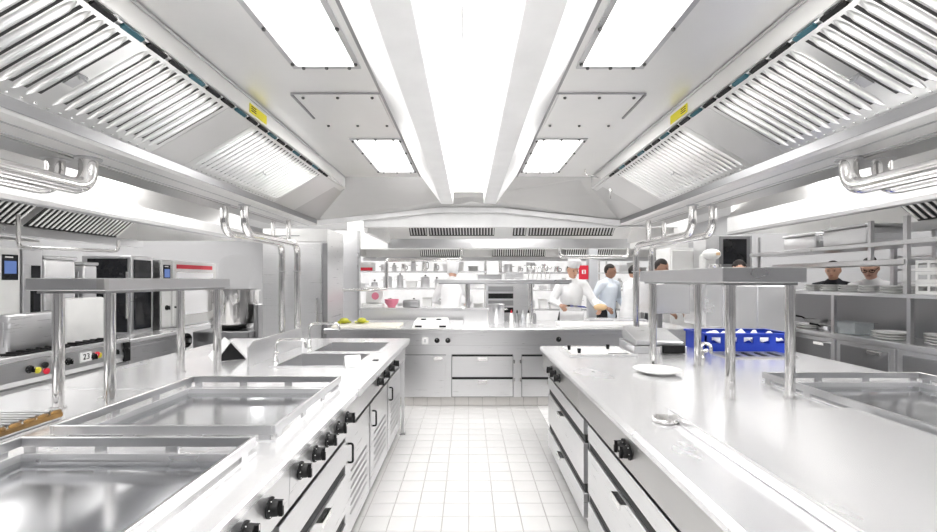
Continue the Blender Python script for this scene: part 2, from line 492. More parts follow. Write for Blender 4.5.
# suppression nozzle on a bent pipe
nz = MB().sweep(rounded([(1.06, 4.0, ZC), (1.06, 4.0, 2.42), (1.27, 4.02, 2.38), (1.30, 4.02, 2.30)], .03), .008, 8)
nz = nz.build('nozzle_pipe', CHROME, can, smooth=True)
MB().lathe([(0, -.10), (.006, -.10), (.016, -.03), (.016, 0), (.010, .01), (0, .01)], (1.30, 4.02, 2.30), 10).build('nozzle', CHROME, nz, smooth=True)

# service pipes hung from the canopy lip
def pipe(path, label, r=.04, flange=None, group='service pipes under the canopy lip', round_=.10):
    t = thing('service_pipe', label, 'pipe', path[0], 0, group)
    MB().sweep(rounded(path, round_, 8), r, 16).build('tube', CHROME, t, smooth=True)
    for p in (flange or []):
        mb = MB().lathe([(r, -.004), (r*1.45, -.004), (r*1.45, .004), (r, .004)], (0, 0, 0), 16)
        mb.v = [v + Vector(p) for v in mb.v]
        mb.build('flange', RAIL, t, smooth=True)
    return t
for sg, side in ((-1, 'left'), (1, 'right')):
    isl = 'sink island' if sg < 0 else 'plate island'
    for x, w in ((1.76, 'inner'), (1.92, 'outer')):
        xn = x+.08
        pipe([(sg*xn, 2.13, 2.05), (sg*xn, 2.13, 1.90), (sg*xn, -1.5, 1.90), (sg*xn, -1.5, 2.05)],
             f'thick polished {w} pipe running level under the canopy lip along the {isl}', .038, [(sg*xn, 2.13, 2.046)])
        yb = 4.53 if sg < 0 else 4.62
        zr = 1.83 if sg < 0 else 1.82
        pipe([(sg*x, 3.46, 2.05), (sg*x, 3.46, zr), (sg*x, yb, zr), (sg*x, yb, .0)],
             f'polished {w} pipe bending from the canopy lip down past the {isl} end', .031, [(sg*x, 3.46, 2.046), (sg*x, yb, 1.55)], round_=.12)
    # drop brackets behind
    for x in (1.78, 1.93):
        t = thing('pipe_hanger', f'short steel pipe hanger under the canopy lip above the {isl}', 'hanger', (sg*x, 4.35, zr), 0, f'pipe hangers over the {isl}')
        MB().cyl((sg*x, 4.35, zr+.02), (sg*x, 4.35, 2.05), .022, 12).build('rod', CHROME, t, smooth=True)

# ------------------------------------------------------------------ cabinet helpers
def knob_at(parent, x, y, z, nx, r=.024, first=[None]):
    # control knob whose axis points along nx (vector in XY)
    n = Vector(nx)
    if first[0] is None:
        mb = MB()
        prof = [(0, .0), (r*1.25, 0), (r*1.25, .006), (r, .010), (r*.95, .026), (r*.8, .030), (0, .030)]
        mb.lathe(prof, (0, 0, 0), 16)
        mb.box(-r*.22, r*.22, -r*.95, r*.95, .028, .040)
        mb.box(-r*.06, r*.06, r*.30, r*.92, .0398, .0408, 1)
        for q in range(6): mb.box(r*1.02*math.cos(q)-.0012, r*1.02*math.cos(q)+.0012, r*1.02*math.sin(q)-.0012, r*1.02*math.sin(q)+.0012, .008, .0115, 1)
        o = mb.build('knob', [BLACK, CARD], parent, smooth=True, local=True); first[0] = o
    else:
        o = bpy.data.objects.new('knob', first[0].data); COL.objects.link(o); o.parent = parent
    o.location = Vector((x, y, z)) - WPOS[parent.name]
    o.rotation_euler = n.to_track_quat('Z', 'Y').to_euler()
    # dial ring
    return o
def side_handle(parent, x, y0, y1, z, sg):
    # folded lip grip on a drawer facing the aisle, sg = direction it points (+1/-1 in X)
    mb = MB().prism([(x, z), (x+sg*.030, z+.002), (x+sg*.032, z-.022), (x+sg*.028, z-.022), (x+sg*.026, z-.004), (x, z-.006)], 'y', y0, y1)
    o = mb.build('handle', CHROME, parent)
    return o

def aisle_unit(name, label, cat, sg, xf, y0, y1, xb, drawers, knobs, top=.858, panel_z=(.69, .86), panel_mat=None):
    """base unit whose front faces the aisle. sg: +1 front looks to +X (left island), -1 front looks to -X."""
    t = thing(name, label, cat, ((xf+xb)/2, (y0+y1)/2, 0))
    panel_mat = panel_mat or (STEEL if sg > 0 else STEEL_M)  # right island gets darker steel, painting in the dark reflections on its panels
    fx = lambda d: xf - sg*d        # d metres behind the front plane
    MB().box(fx(.03), xb, y0+.002, y1-.002, .10, top).build('carcass', STEEL_D, t)
    MB().box(fx(.055), xb, y0+.002, y1-.002, .0, .10).build('plinth', STEEL, t)
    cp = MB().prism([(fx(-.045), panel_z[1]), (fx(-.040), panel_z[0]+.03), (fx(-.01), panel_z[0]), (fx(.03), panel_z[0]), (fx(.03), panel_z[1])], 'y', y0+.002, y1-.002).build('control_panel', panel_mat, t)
    MB().box(fx(.006), fx(.032), y0+.004, y1-.004, .662, panel_z[0]).build('recess_shadow', DARK, t)  # dark strip paints the shade below the control panel
    for (ky, kz) in knobs:
        k = knob_at(t, fx(-.043), ky, kz, (sg, 0, 0))
    for d in drawers:
        a, b, z0, z1, kind = d
        gap = .045 if kind == 'drawer' else .012
        o = MB().box(fx(0), fx(.028), a+.008, b-.008, z0, z1-gap).build('drawer' if kind == 'drawer' else kind, STEEL, t, bev=.003)
        if kind == 'drawer':
            MB().box(fx(.012), fx(.03), a+.01, b-.01, z1-gap, z1).build('shadow_gap', DARK, t)
            ym = (a+b)/2
            side_handle(o, fx(0), ym-.06, ym+.06, z1-gap, sg)
        if kind == 'louvre_door':
            for k in range(6):
                z = z0+.10+k*.045
                MB().prism([(fx(-.000), z), (fx(-.006), z+.004), (fx(-.000), z+.016)], 'y', a+.10, b-.10).build('louvre', STEEL, o)
            MB().sweep(rounded([(fx(0), a+.06, z1-.17), (fx(-.025), a+.06, z1-.17), (fx(-.025), a+.06, z1-.07), (fx(0), a+.06, z1-.07)], .012, 4), .006, 8).build('handle', BLACK, o)
    return t

# ------------------------------------------------------------------ left island
def hob(name, label, x0, x1, y0, y1, rail_z=.952, plate_mat=GLOSS, sides=('x0', 'x1', 'y0', 'y1')):
    t = thing(name, label, 'hob', ((x0+x1)/2, (y0+y1)/2, .872))
    # pan with low walls
    MB().box(x0+.004, x1-.004, y0+.004, y1-.004, .872, .878).build('hob_plate', plate_mat, t)
    MB().plate((x0-.012, x1+.012), (y0-.012, y1+.012), .8985, .905, [(x0+.012, x1-.012, y0+.012, y1-.012)]).build('rim', STEEL_TOP, t)
    zt, zb = rail_z+.004, rail_z-.028; w = .012
    for sd in sides:
        if sd == 'x0': MB().box(x0-w, x0, y0-w, y1+w, zb, zt).build('rail', RAIL, t, bev=.002)
        if sd == 'x1': MB().box(x1, x1+w, y0-w, y1+w, zb, zt).build('rail', RAIL, t, bev=.002)
        if sd == 'y0': MB().box(x0, x1, y0-w, y0, zb, zt).build('rail', RAIL, t, bev=.002)
        if sd == 'y1': MB().box(x0, x1, y1, y1+w, zb, zt).build('rail', RAIL, t, bev=.002)
        for k in range(4):
            f = (k+.12)/3.24
            if sd in ('x0', 'x1'):
                x = x0-w if sd == 'x0' else x1; y = y0+(y1-y0)*f
                MB().box(x+.002, x+w-.002, y-.02, y+.02, .904, zb).build('rail_post', RAIL, t)
            else:
                y = y0-w if sd == 'y0' else y1; x = x0+(x1-x0)*f
                MB().box(x-.02, x+.02, y+.002, y+w-.002, .904, zb).build('rail_post', RAIL, t)
    return t

XL = -.56
H1 = (-1.44, -.70, -.10, 1.415); H2 = (-1.44, -.68, 1.535, 2.30)
S1 = (-1.26, -.735, 2.84, 3.32); S2 = (-1.22, -.70, 3.42, 3.92)
t = thing('worktop', 'long brushed steel worktop of the island with the sinks', 'worktop', (-1.4, 1.7, .86))
MB().plate((-2.25, XL-.012), (-.9, 2.255), .86, .90, [H1, H2]).build('top_sheet', STEEL_TOP, t)
MB().plate((-2.25, XL), (2.26, 4.21), .86, .902, [S1, S2]).build('sink_top_sheet', STEEL_TOP, t)
MB().prism([(XL-.012, .90), (XL-.004, .893), (XL-.012, .86)], 'y', -.9, 2.255).build('nosing', STEEL_TOP, t)
hob('steel_hob', 'large square steel hob plate with low guard rail, joined to the sink side worktop', *H2)
hob('steel_hob', 'long glossy steel hob plate beside the browned grill grate', *H1, rail_z=.950)

def sink(label, x0, x1, y0, y1, d=.20):
    t = thing('sink', label, 'sink', ((x0+x1)/2, (y0+y1)/2, .90-d))
    z = .9
    mb = MB()
    r = .03
    mb.plate((x0-.02, x1+.02), (y0-.02, y1+.02), .902, .906, [(x0+.006, x1-.006, y0+.006, y1-.006)])
    mb.build('rim', STEEL_TOP, t)
    mb = MB()
    mb.box(x0+.001, x1-.001, y0+.001, y0+.006, z-d, .902); mb.box(x0+.001, x1-.001, y1-.006, y1-.001, z-d, .902)
    mb.box(x0+.001, x0+.006, y0+.006, y1-.006, z-d, .902); mb.box(x1-.006, x1-.001, y0+.006, y1-.006, z-d, .902)
    mb.box(x0+.001, x1-.001, y0+.001, y1-.001, z-d-.004, z-d)
    mb.build('bowl', STEEL, t)
    MB().lathe([(0, 0), (.03, 0), (.04, .004), (.04, .0)], ((x0+x1)/2, (y0+y1)/2, z-d), 16).build('drain', CHROME, t, smooth=True)
sink('rectangular steel sink bowl nearer to the square hob plate', *S1)
sink('rectangular steel sink bowl nearer to the end leg of the island', *S2)
def tap(label, x, y, z, h, reach, ang, group=None, r=.012):
    t = thing('tap', label, 'tap', (x, y, z), 0, group)
    MB().lathe([(0, 0), (r*2.2, 0), (r*2.2, .01), (r*1.5, .02), (r*1.5, .06), (r, .07)], (x, y, z), 14).build('base', CHROME, t, smooth=True)
    dx, dy = math.cos(ang), math.sin(ang)
    MB().sweep(rounded([(x, y, z+.05), (x, y, z+h), (x+dx*reach, y+dy*reach, z+h), (x+dx*reach, y+dy*reach, z+h-.06)], min(.05, reach*.4), 6), r, 12).build('spout', CHROME, t, smooth=True)
    mb = MB().cyl((x, y, z+.045), (x-dy*.045, y+dx*.045, z+.05), r*.8, 8)
    mb.ball((x-dy*.05, y+dx*.05, z+.052), r*1.3, 8)
    mb.build('lever', CHROME, t, smooth=True)
tap('slender mixer tap behind the sink nearer to the square hob plate', -1.325, 3.02, .902, .15, .20, .1, r=.009)
tap('tall mixer tap with long spout beside the sink nearer the end leg', -1.31, 3.62, .902, .20, .24, .15, r=.010)
mb = MB()
mb.add([(-1.42, 2.82, .903), (-1.42, 3.72, .903), (-1.42, 3.72, 1.06), (-1.42, 2.88, 1.06), (-1.42, 2.82, 1.03),
        (-1.408, 2.82, .903), (-1.408, 3.72, .903), (-1.408, 3.72, 1.06), (-1.408, 2.88, 1.06), (-1.408, 2.82, 1.03)],
       [[0,1,2,3,4], [9,8,7,6,5]] + [[i, (i+1) % 5, 5+(i+1) % 5, 5+i] for i in range(5)])
tag(mb.build('splash_guard', STEEL), 'upright brushed steel splash guard behind the sinks', 'splash guard')

# folded card on the sink corner, small black label strip
mb = MB(); 
mb.hexa([(-.80, 2.80, .9065), (-.70, 2.80, .9065), (-.70, 2.803, .9065), (-.80, 2.803, .9065), (-.80, 2.838, .975), (-.70, 2.838, .975), (-.70, 2.841, .975), (-.80, 2.841, .975)])
mb.hexa([(-.80, 2.879, .9065), (-.70, 2.879, .9065), (-.70, 2.882, .9065), (-.80, 2.882, .9065), (-.80, 2.838, .975), (-.70, 2.838, .975), (-.70, 2.841, .975), (-.80, 2.841, .975)])
o = tag(mb.build('folded_card', CARD), 'small white folded card standing on the sink corner', 'card')
o.rotation_euler.z = .5; o.location.z = .9062
tag(MB().box(-.665, -.625, 3.04, 3.075, .9025, .906).build('label_strip', BLACK), 'small black label stuck on the worktop edge beside the sinks', 'label')

# white folded sheets and dark tent further back on the worktop
t = thing('order_folder', 'open white and black folder standing like a tent on the sink island', 'folder', (-1.74, 3.18, .9025), 2.2)
MB().hexa([(-.17, -.10, 0), (.17, -.10, 0), (.17, -.095, 0), (-.17, -.095, 0), (-.15, 0, .13), (.15, 0, .13), (.15, .004, .13), (-.15, .004, .13)]).build('cover', CARD, t, local=True)
MB().hexa([(-.17, .10, 0), (.17, .10, 0), (.17, .105, 0), (-.17, .105, 0), (-.15, 0, .13), (.15, 0, .13), (.15, .004, .13), (-.15, .004, .13)]).build('cover', CARD, t, local=True)
MB().add([(-.165, -.09, .002), (-.165, .09, .002), (-.148, .0, .122), (-.158, -.09, .002), (-.158, .09, .002), (-.141, .0, .122)], [(0,1,2), (5,4,3), (0,3,4,1), (1,4,5,2), (2,5,3,0)]).build('inner_board', BLACK, t, local=True)
# front units
kn1 = [(1.13, .81), (1.275, .80)]
kn2 = [(1.507+.144*i, .808) for i in range(5)]
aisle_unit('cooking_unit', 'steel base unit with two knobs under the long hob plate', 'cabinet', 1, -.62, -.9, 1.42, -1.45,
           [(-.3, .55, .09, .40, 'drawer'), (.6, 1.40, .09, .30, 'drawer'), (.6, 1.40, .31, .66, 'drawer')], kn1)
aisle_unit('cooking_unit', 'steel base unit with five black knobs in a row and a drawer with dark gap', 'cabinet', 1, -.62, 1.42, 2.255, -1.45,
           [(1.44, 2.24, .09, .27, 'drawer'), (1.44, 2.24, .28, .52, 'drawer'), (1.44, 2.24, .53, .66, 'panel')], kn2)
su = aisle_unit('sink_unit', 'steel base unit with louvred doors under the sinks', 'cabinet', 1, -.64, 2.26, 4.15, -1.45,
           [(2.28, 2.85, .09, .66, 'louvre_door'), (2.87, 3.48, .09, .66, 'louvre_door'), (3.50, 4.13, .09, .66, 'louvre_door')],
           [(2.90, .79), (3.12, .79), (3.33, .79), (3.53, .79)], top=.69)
MB().box(-.635, -.61, 4.16, 4.195, 0, .86).build('end_leg', STEEL, su)
MB().box(-.650, -.595, 4.145, 4.205, 0, .012).build('leg_foot', STEEL_D, su)
tag(MB().box(-2.22, -1.47, -.88, 4.15, .0, .858).build('island_back_unit', STEEL, bev=.003), 'steel rear side of the sink island facing the oven line', 'cabinet')

# browned grill grate on the left
t = thing('grill_grate', 'steel grill grate with scorched brown scalloped edge on the sink island', 'grill', (-1.86, 1.37, .902))
MB().box(-2.17, -1.635, .98, 1.77, .902, .93).build('tray', STEEL, t, bev=.004)
for k in range(26):
    y = 1.0+k*.0295
    if k == 0:
        b0 = MB().cyl((-2.15, 0, 0), (-1.65, 0, 0), .007, 6).build('bar', RAIL, t, smooth=True, local=True)
        b0.location = Vector((0, y, .937)) - WPOS[t.name]
    else: inst(b0, t, Vector((0, y, .937)) - WPOS[t.name])
for k in range(15):
    y = 1.005+k*.053
    if k == 0:
        mb = MB().ball((0, 0, 0), (.011, .024, .009), 8)
        e0 = mb.build('scorched_scallop', BROWN, t, smooth=True, local=True); e0.location = Vector((-1.637, y, .935)) - WPOS[t.name]
    else: inst(e0, t, Vector((-1.637, y, .935)) - WPOS[t.name])
MB().box(-1.64, -1.628, .98, 1.77, .912, .932).build('scorched_edge', BROWN, t, bev=.004)

def gantry(label, x0, x1, y0, y1, z0, z1, posts, zb=.902, seam=None):
    t = thing('gantry_shelf', label, 'shelf', ((x0+x1)/2, (y0+y1)/2, zb))
    MB().box(x0, x1, y0, y1, z0, z1).build('shelf_board', RAIL, t, bev=.003)
    MB().box(x0+.02, x1-.02, y0+.03, y1-.03, z0-.012, z0).build('under_tray', STEEL_D, t)
    if seam: MB().box(seam[0]-.016, seam[0]+.018, seam[1]-.002, seam[1]+.02, z0+.004, z1-.004).build('corner_bracket', STEEL_M, t)
    for (px, py) in posts:
        p = MB().cyl((px, py, zb), (px, py, z0-.012), .0215, 18).build('post', CHROME, t, smooth=True)
        MB().lathe([(.0215, .0), (.030, 0), (.030, .006), (.0215, .006)], (px, py, zb), 18).build('post_collar', CHROME, p, smooth=True)
    return t
gantry('steel gantry shelf on four round posts over the sink island', -1.845, -1.515, 1.83, 2.80, 1.415, 1.468,
       [(-1.79, 1.92), (-1.565, 1.92), (-1.74, 2.66), (-1.535, 2.69)], seam=(-1.53, 1.83))

# ------------------------------------------------------------------ right island
XR = .615
H3 = (1.62, 2.46, 1.52, 2.40)
H4 = (.74, 1.24, 3.22, 3.66)
t = thing('worktop', 'long brushed steel worktop of the island carrying the white plate', 'worktop', (1.58, 1.4, .86))
MB().plate((XR, 2.55), (-.9, 3.74), .86, .90, [H3]).build('top_sheet', STEEL_TOP, t, bev=.003)
MB().prism([(XR, .898), (XR-.012, .885), (XR-.012, .866), (XR, .86)], 'y', -.9, 3.74).build('nosing', STEEL_TOP, t)
hob('steel_hob', 'steel hob plate with guard rail on the far side of the plate island', *H3)
# raised cover slab
t = thing('hob_cover', 'large raised flat steel cover plate on the plate island', 'cover', (1.19, .6, .9005))
MB().box(.815, 1.575, -.8, 1.80, .9005, .938).build('cover_sheet', STEEL_TOP, t, bev=.006, seg=2)
MB().lathe([(0, 0), (.045, 0), (.05, .004), (.05, .012), (.045, .016), (0, .016)], (.775, 1.74, .9005), 20).build('finger_grip', CHROME, t, smooth=True)
# shallow inset hob with frame at the far end
t = thing('inset_hob', 'shallow framed hob set in the far end of the plate island', 'hob', (1.02, 3.44, .9005))
MB().plate((H4[0], H4[1]), (H4[2], H4[3]), .9005, .912, [(H4[0]+.03, H4[1]-.03, H4[2]+.03, H4[3]-.03)]).build('frame', STEEL_TOP, t, bev=.002)
MB().box(H4[0]+.03, H4[1]-.03, H4[2]+.03, H4[3]-.03, .9005, .905).build('glass', PLASTICW, t)
for (x, y) in ((.84, 3.34), (.80, 3.50), (1.12, 3.54)):
    MB().cyl((x, y, .904), (x, y, .94), .011, 10, 0, .015).build('knob', BLACK, t, smooth=True)
MB().box(1.05, 1.20, 3.30, 3.31, .905, .909).build('mark', BLACK, t)

kr = [(1.70, .795), (1.76, .795)]
kf = [(3.0, .79), (3.14, .79), (3.28, .79)]
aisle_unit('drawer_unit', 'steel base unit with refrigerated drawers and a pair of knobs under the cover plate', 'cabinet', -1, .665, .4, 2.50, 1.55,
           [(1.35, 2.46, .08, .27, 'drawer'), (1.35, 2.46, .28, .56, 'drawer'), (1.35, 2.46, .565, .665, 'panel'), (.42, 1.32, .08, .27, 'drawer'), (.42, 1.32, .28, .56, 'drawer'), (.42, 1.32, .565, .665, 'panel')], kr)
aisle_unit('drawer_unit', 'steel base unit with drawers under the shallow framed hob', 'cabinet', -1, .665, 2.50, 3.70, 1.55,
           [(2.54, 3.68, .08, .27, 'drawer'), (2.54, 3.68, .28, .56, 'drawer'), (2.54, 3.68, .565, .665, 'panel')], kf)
tag(MB().box(1.57, 2.52, -.5, 3.70, .0, .858).build('island_back_unit', STEEL, bev=.003), 'steel rear side of the plate island facing the pass', 'cabinet')

gantry('steel gantry shelf on four round posts over the plate island', 1.155, 1.54, 2.0, 2.97, 1.448, 1.518,
       [(1.225, 2.06), (1.52, 2.08), (1.20, 2.86), (1.495, 2.87)], zb=.9)
# white plate
t = thing('plate', 'round white plate lying alone on the steel worktop', 'plate', (1.135, 2.65, .9005))
MB().lathe([(0, .006), (.08, .006), (.095, .012), (.135, .024), (.138, .026), (.134, .021), (.10, .006), (.085, 0), (0, 0)], (1.135, 2.65, .9005), 40).build('dish', CERAMIC, t, smooth=True)
# blue crate with white contents
def crate(label, x0, x1, y0, y1, z, h):
    t = thing('crate', label, 'crate', ((x0+x1)/2, (y0+y1)/2, z))
    w = .012
    MB().box(x0, x1, y0, y1, z, z+w).build('base', BLUE, t)
    for (a, b, c, d) in ((x0, x1, y0, y0+w), (x0, x1, y1-w, y1), (x0, x0+w, y0, y1), (x1-w, x1, y0, y1)):
        mb = MB(); mb.box(a, b, c, d, z+w, z+h*.48); mb.box(a, b, c, d, z+h*.80, z+h)
        lx = b-a; ly = d-c; n = 5
        for k in range(n+1):
            f = k/n
            if lx > ly: xx = a+(lx-.05)*f; mb.box(xx, xx+.05, c, d, z+h*.48, z+h*.80)
            else: yy = c+(ly-.05)*f; mb.box(a, b, yy, yy+.05, z+h*.48, z+h*.80)
        mb.build('side', BLUE, t)
    MB().plate((x0-.012, x1+.012), (y0-.012, y1+.012), z+h-.012, z+h+.004, [(x0+w, x1-w, y0+w, y1-w)]).build('rim', BLUE, t, bev=.003)
    return t
crate('blue plastic crate holding crumpled white cloths on the plate island', 1.83, 2.50, 3.40, 3.71, .9005, .145)
for k in range(7):
    x = 1.93+.075*k; y = 3.53+.05*((k*5) % 3)-.03
    mb = MB(); n = 9
    for i in range(n+1):
        for j in range(n+1):
            u, v = i/n-.5, j/n-.5
            rr = math.hypot(u, v)*2
            mb.v.append(Vector((x+u*.15, y+v*.15, .985 + max(0, .07*(1-rr)) + .018*math.sin(9*u+k)*math.cos(8*v+2*k))))
    for i in range(n):
        for j in range(n):
            a = i*(n+1)+j; mb.f.append([a, a+1, a+n+2, a+n+1]); mb.mi.append(0)
    o = mb.build('cloth', CLOTHW, smooth=True)
    md = o.modifiers.new('thick', 'SOLIDIFY'); md.thickness = .006
    tag(o, 'crumpled white cloth lying in the blue crate', 'cloth', 'white cloths in the blue crate')
# slatted drip grate in front of the crate
t = thing('drip_grate', 'low slatted steel drip grate in front of the blue crate', 'grate', (2.10, 3.26, .9005))
MB().plate((1.86, 2.36), (3.14, 3.38), .9005, .912, [(1.88, 2.34, 3.16, 3.36)]).build('frame', RAIL, t)
for k in range(9):
    x = 1.90+k*.05
    MB().hexa([(x, 3.16, .902), (x+.022, 3.16, .902), (x+.05, 3.36, .902), (x+.028, 3.36, .902), (x, 3.16, .909), (x+.022, 3.16, .909), (x+.05, 3.36, .909), (x+.028, 3.36, .909)]).build('slat', DARK if k % 2 else STEEL, t)
tap('short chrome tap beside the blue crate', 1.66, 3.14, .9005, .11, .08, -1.2, r=.012)
# sloping toaster-like press at the far end
t = thing('contact_grill', 'steel contact grill with sloping lid and black side on the plate island', 'grill', (1.50, 3.42, .9005))
MB().hexa([(1.26, 3.34, .9005), (1.66, 3.34, .9005), (1.66, 3.68, .9005), (1.26, 3.68, .9005), (1.26, 3.34, .955), (1.66, 3.34, .955), (1.66, 3.68, .975), (1.26, 3.68, .975)]).build('body', STEEL, t, bev=.004)
MB().hexa([(1.28, 3.36, .96), (1.64, 3.36, .96), (1.64, 3.66, .98), (1.28, 3.66, .98), (1.28, 3.36, 1.0), (1.64, 3.36, .985), (1.64, 3.66, 1.06), (1.28, 3.66, 1.08)]).build('lid', STEEL, t, bev=.004)
MB().box(1.47, 1.64, 3.325, 3.345, .905, .965).build('black_side', BLACK, t, bev=.004)
MB().cyl((1.42, 3.30, .9005), (1.42, 3.30, .96), .018, 14).build('button', CHROME, t, smooth=True)

# ------------------------------------------------------------------ back station
YB = 5.08
t = thing('worktop', 'pale steel worktop of the cross station at the aisle end', 'worktop', (.3, 5.6, .86))
MB().box(-1.66, 2.6, YB-.02, 6.15, .86, .90).build('top_sheet', STEEL_TOP, t, bev=.003)
MB().prism([(YB-.02, .90), (YB-.035, .89), (YB-.035, .845), (YB-.02, .84), (YB-.0, .86)], 'x', -1.66, 2.6).build('nosing', STEEL, t)
bu = thing('back_unit', 'steel cross station with drawers and plinth tiles at the aisle end', 'cabinet', (.3, 5.6, 0))
MB().box(-1.64, 2.58, YB+.03, 6.12, .10, .858).build('carcass', STEEL_D, bu)
MB().box(-1.64, 2.58, YB, YB+.04, .60, .85).build('control_panel', STEEL, bu, bev=.003)
MB().box(-1.64, 2.58, YB-.006, YB+.002, .706, .712).build('panel_bead', RAIL, bu)
MB().box(-1.64, 2.58, YB+.05, 6.10, 0, .10).build('plinth', GROUT, bu)
s0 = 86.6
tk = None
for k in range(-10, 16):
    x = .16*k+.08
    if tk is None:
        tk = MB().box(-.078, .078, -.006, .006, .001, .107).build('tile', TILEK, bu, bev=.0015, local=True)
        tk.location = Vector((x, YB+.042, 0)) - WPOS[bu.name]
    else: inst(tk, bu, Vector((x, YB+.042, 0)) - WPOS[bu.name])
def drawer_front(x0, x1, z0, z1, handle=True, name='drawer', gap=True):
    o = MB().box(x0, x1, YB-.004, YB+.03, z0, z1).build(name, STEEL, bu, bev=.003)
    if gap: MB().box(x0, x1, YB+.01, YB+.03, z1, z1+.025).build('shadow_gap', DARK, bu)
    if handle:
        xm = (x0+x1)/2
        MB().prism([(YB-.004, z1-.008), (YB-.030, z1-.010), (YB-.030, z1-.045), (YB-.026, z1-.045), (YB-.024, z1-.016), (YB-.004, z1-.014)], 'x', xm-.055, xm+.055).build('handle', CHROME, o)
    return o
d = MB().box(-1.62, -.26, YB-.004, YB+.03, .11, .585).build('door', STEEL, bu, bev=.003)
MB().prism([(YB-.004, .575), (YB-.03, .573), (YB-.03, .54), (YB-.026, .54), (YB-.024, .567), (YB-.004, .568)], 'x', -.40, -.30).build('handle', CHROME, d)
MB().box(-.26, -.20, YB-.001, YB+.03, .11, .60).build('post', STEEL, bu)
drawer_front(-.19, .51, .34, .575); drawer_front(-.19, .51, .115, .31)
MB().box(.52, .61, YB-.001, YB+.03, .11, .60).build('post', STEEL, bu)
drawer_front(.62, 1.30, .34, .575); drawer_front(.62, 1.30, .115, .31)
for x in (.525, .60):
    for z in (.52, .31): MB().box(x-.01, x+.01, YB-.014, YB, z-.02, z+.02).build('hinge', CHROME, bu)
knob_at(bu, -.363, YB-.001, .762, (0, -1, 0)); knob_at(bu, -.238, YB-.001, .762, (0, -1, 0)); knob_at(bu, 1.04, YB-.001, .775, (0, -1, 0))
sw = MB().box(-.535, -.465, YB-.006, YB+.002, .72, .80).build('switch_plate', PLASTICW, bu)
MB().box(-.513, -.487, YB-.010, YB-.005, .74, .78).build('rocker', GREYP, sw)

# things on the back station
tag(MB().box(-1.60, -.82, 5.12, 5.55, .9005, .925).build('cutting_board', BOARD, bev=.005), 'cream cutting board on the cross station', 'board')
rnd = random.Random(3)
for k, (x, y) in enumerate(((-1.53, 5.42), (-1.32, 5.44))):
    t = thing('lettuce', 'yellow green lettuce head lying on the cutting board', 'lettuce', (x, y, .9255), k, 'lettuce heads on the cutting board')
    MB().ball((0, 0, .035), (.06, .05, .034), 12).build('heart', GREEN, t, smooth=True, local=True)
    for q in range(7):
        a = q*.9; mb = MB(); n = 5
        for i in range(n+1):
            for j in range(n+1):
                u = i/n; v = j/n-.5
                rr = .02+.065*u; mb.v.append(Vector((math.cos(a+v*.9)*rr, math.sin(a+v*.9)*rr, .004+.020*u*(1.6-u)*(1+.5*math.sin(q*2.3))+.012*math.sin(14*v+q)*u)))
        for i in range(n):
            for j in range(n):
                p = i*(n+1)+j; mb.f.append([p, p+1, p+n+2, p+n+1]); mb.mi.append(0)
        mb.build('leaf', GREEN, t, smooth=True, local=True)
# low white burner box with two black dials
t = thing('burner_box', 'low white table burner with two dark dials on the cross station', 'burner', (-.44, 5.22, .9005))
MB().hexa([(-.66, 5.08, .9005), (-.22, 5.08, .9005), (-.22, 5.40, .9005), (-.66, 5.40, .9005), (-.63, 5.12, .985), (-.25, 5.12, .985), (-.25, 5.40, 1.0), (-.63, 5.40, 1.0)]).build('body', PLASTICW, t, bev=.006)
for x in (-.53, -.35):
    d = MB().lathe([(0, 0), (.03, 0), (.03, .012), (0, .012)], (x, 5.2, .99), 14).build('dial', BLACK, t, smooth=True)
MB().box(-.62, -.54, 5.078, 5.088, .915, .935).build('foot_grille', BLACK, t); MB().box(-.34, -.26, 5.078, 5.088, .915, .935).build('foot_grille', BLACK, t)
g = gantry('slim steel gantry shelf on thin posts over the cross station', -.40, 1.30, 5.55, 5.95, 1.42, 1.465, [(-.02, 5.6), (.80, 5.6), (.0, 5.9), (.82, 5.9)])
def pot(label, x, y, z, r, h, group=None, m=STEEL, lid=False, handles=True):
    t = thing('cooking_pot', label, 'pot', (x, y, z), 0, group)
    MB().lathe([(0, 0), (r*.96, 0), (r, .01), (r, h), (r*1.04, h), (r*1.04, h+.006), (r*.95, h), (r*.95, .012), (0, .012)], (x, y, z), 24).build('body', m, t, smooth=True)
    if lid:
        l = MB().lathe([(r*1.03, h+.006), (r*.9, h+.02), (r*.3, h+.034), (0, h+.036)], (x, y, z), 24).build('lid', m, t, smooth=True)
        MB().ball((x, y, z+h+.05), (.02, .02, .014), 8).build('knob', BLACK, l, smooth=True)
    if handles:
        for sg in (-1, 1):
            MB().sweep(rounded([(x+sg*r, y-.04, z+h*.75), (x+sg*(r+.04), y-.04, z+h*.75), (x+sg*(r+.04), y+.04, z+h*.75), (x+sg*r, y+.04, z+h*.75)], .015, 3), .006, 8).build('handle', CHROME, t, smooth=True)
    return t
pot('tall steel stock pot under the slim gantry shelf', .36, 5.72, .9005, .105, .24)
t = thing('bain_marie', 'pale square steel food container beside the stock pot', 'container', (.08, 5.5, .9005))
MB().plate((-.06, .24), (5.32, 5.54), .9005, 1.10, [(-.05, .23, 5.33, 5.53)]).build('walls', STEEL_TOP, t); MB().box(-.05, .23, 5.33, 5.53, .9005, .91).build('base', STEEL_TOP, t)
MB().plate((-.075, .255), (5.305, 5.555), 1.10, 1.108, [(-.05, .23, 5.33, 5.53)]).build('rim', STEEL_TOP, t)
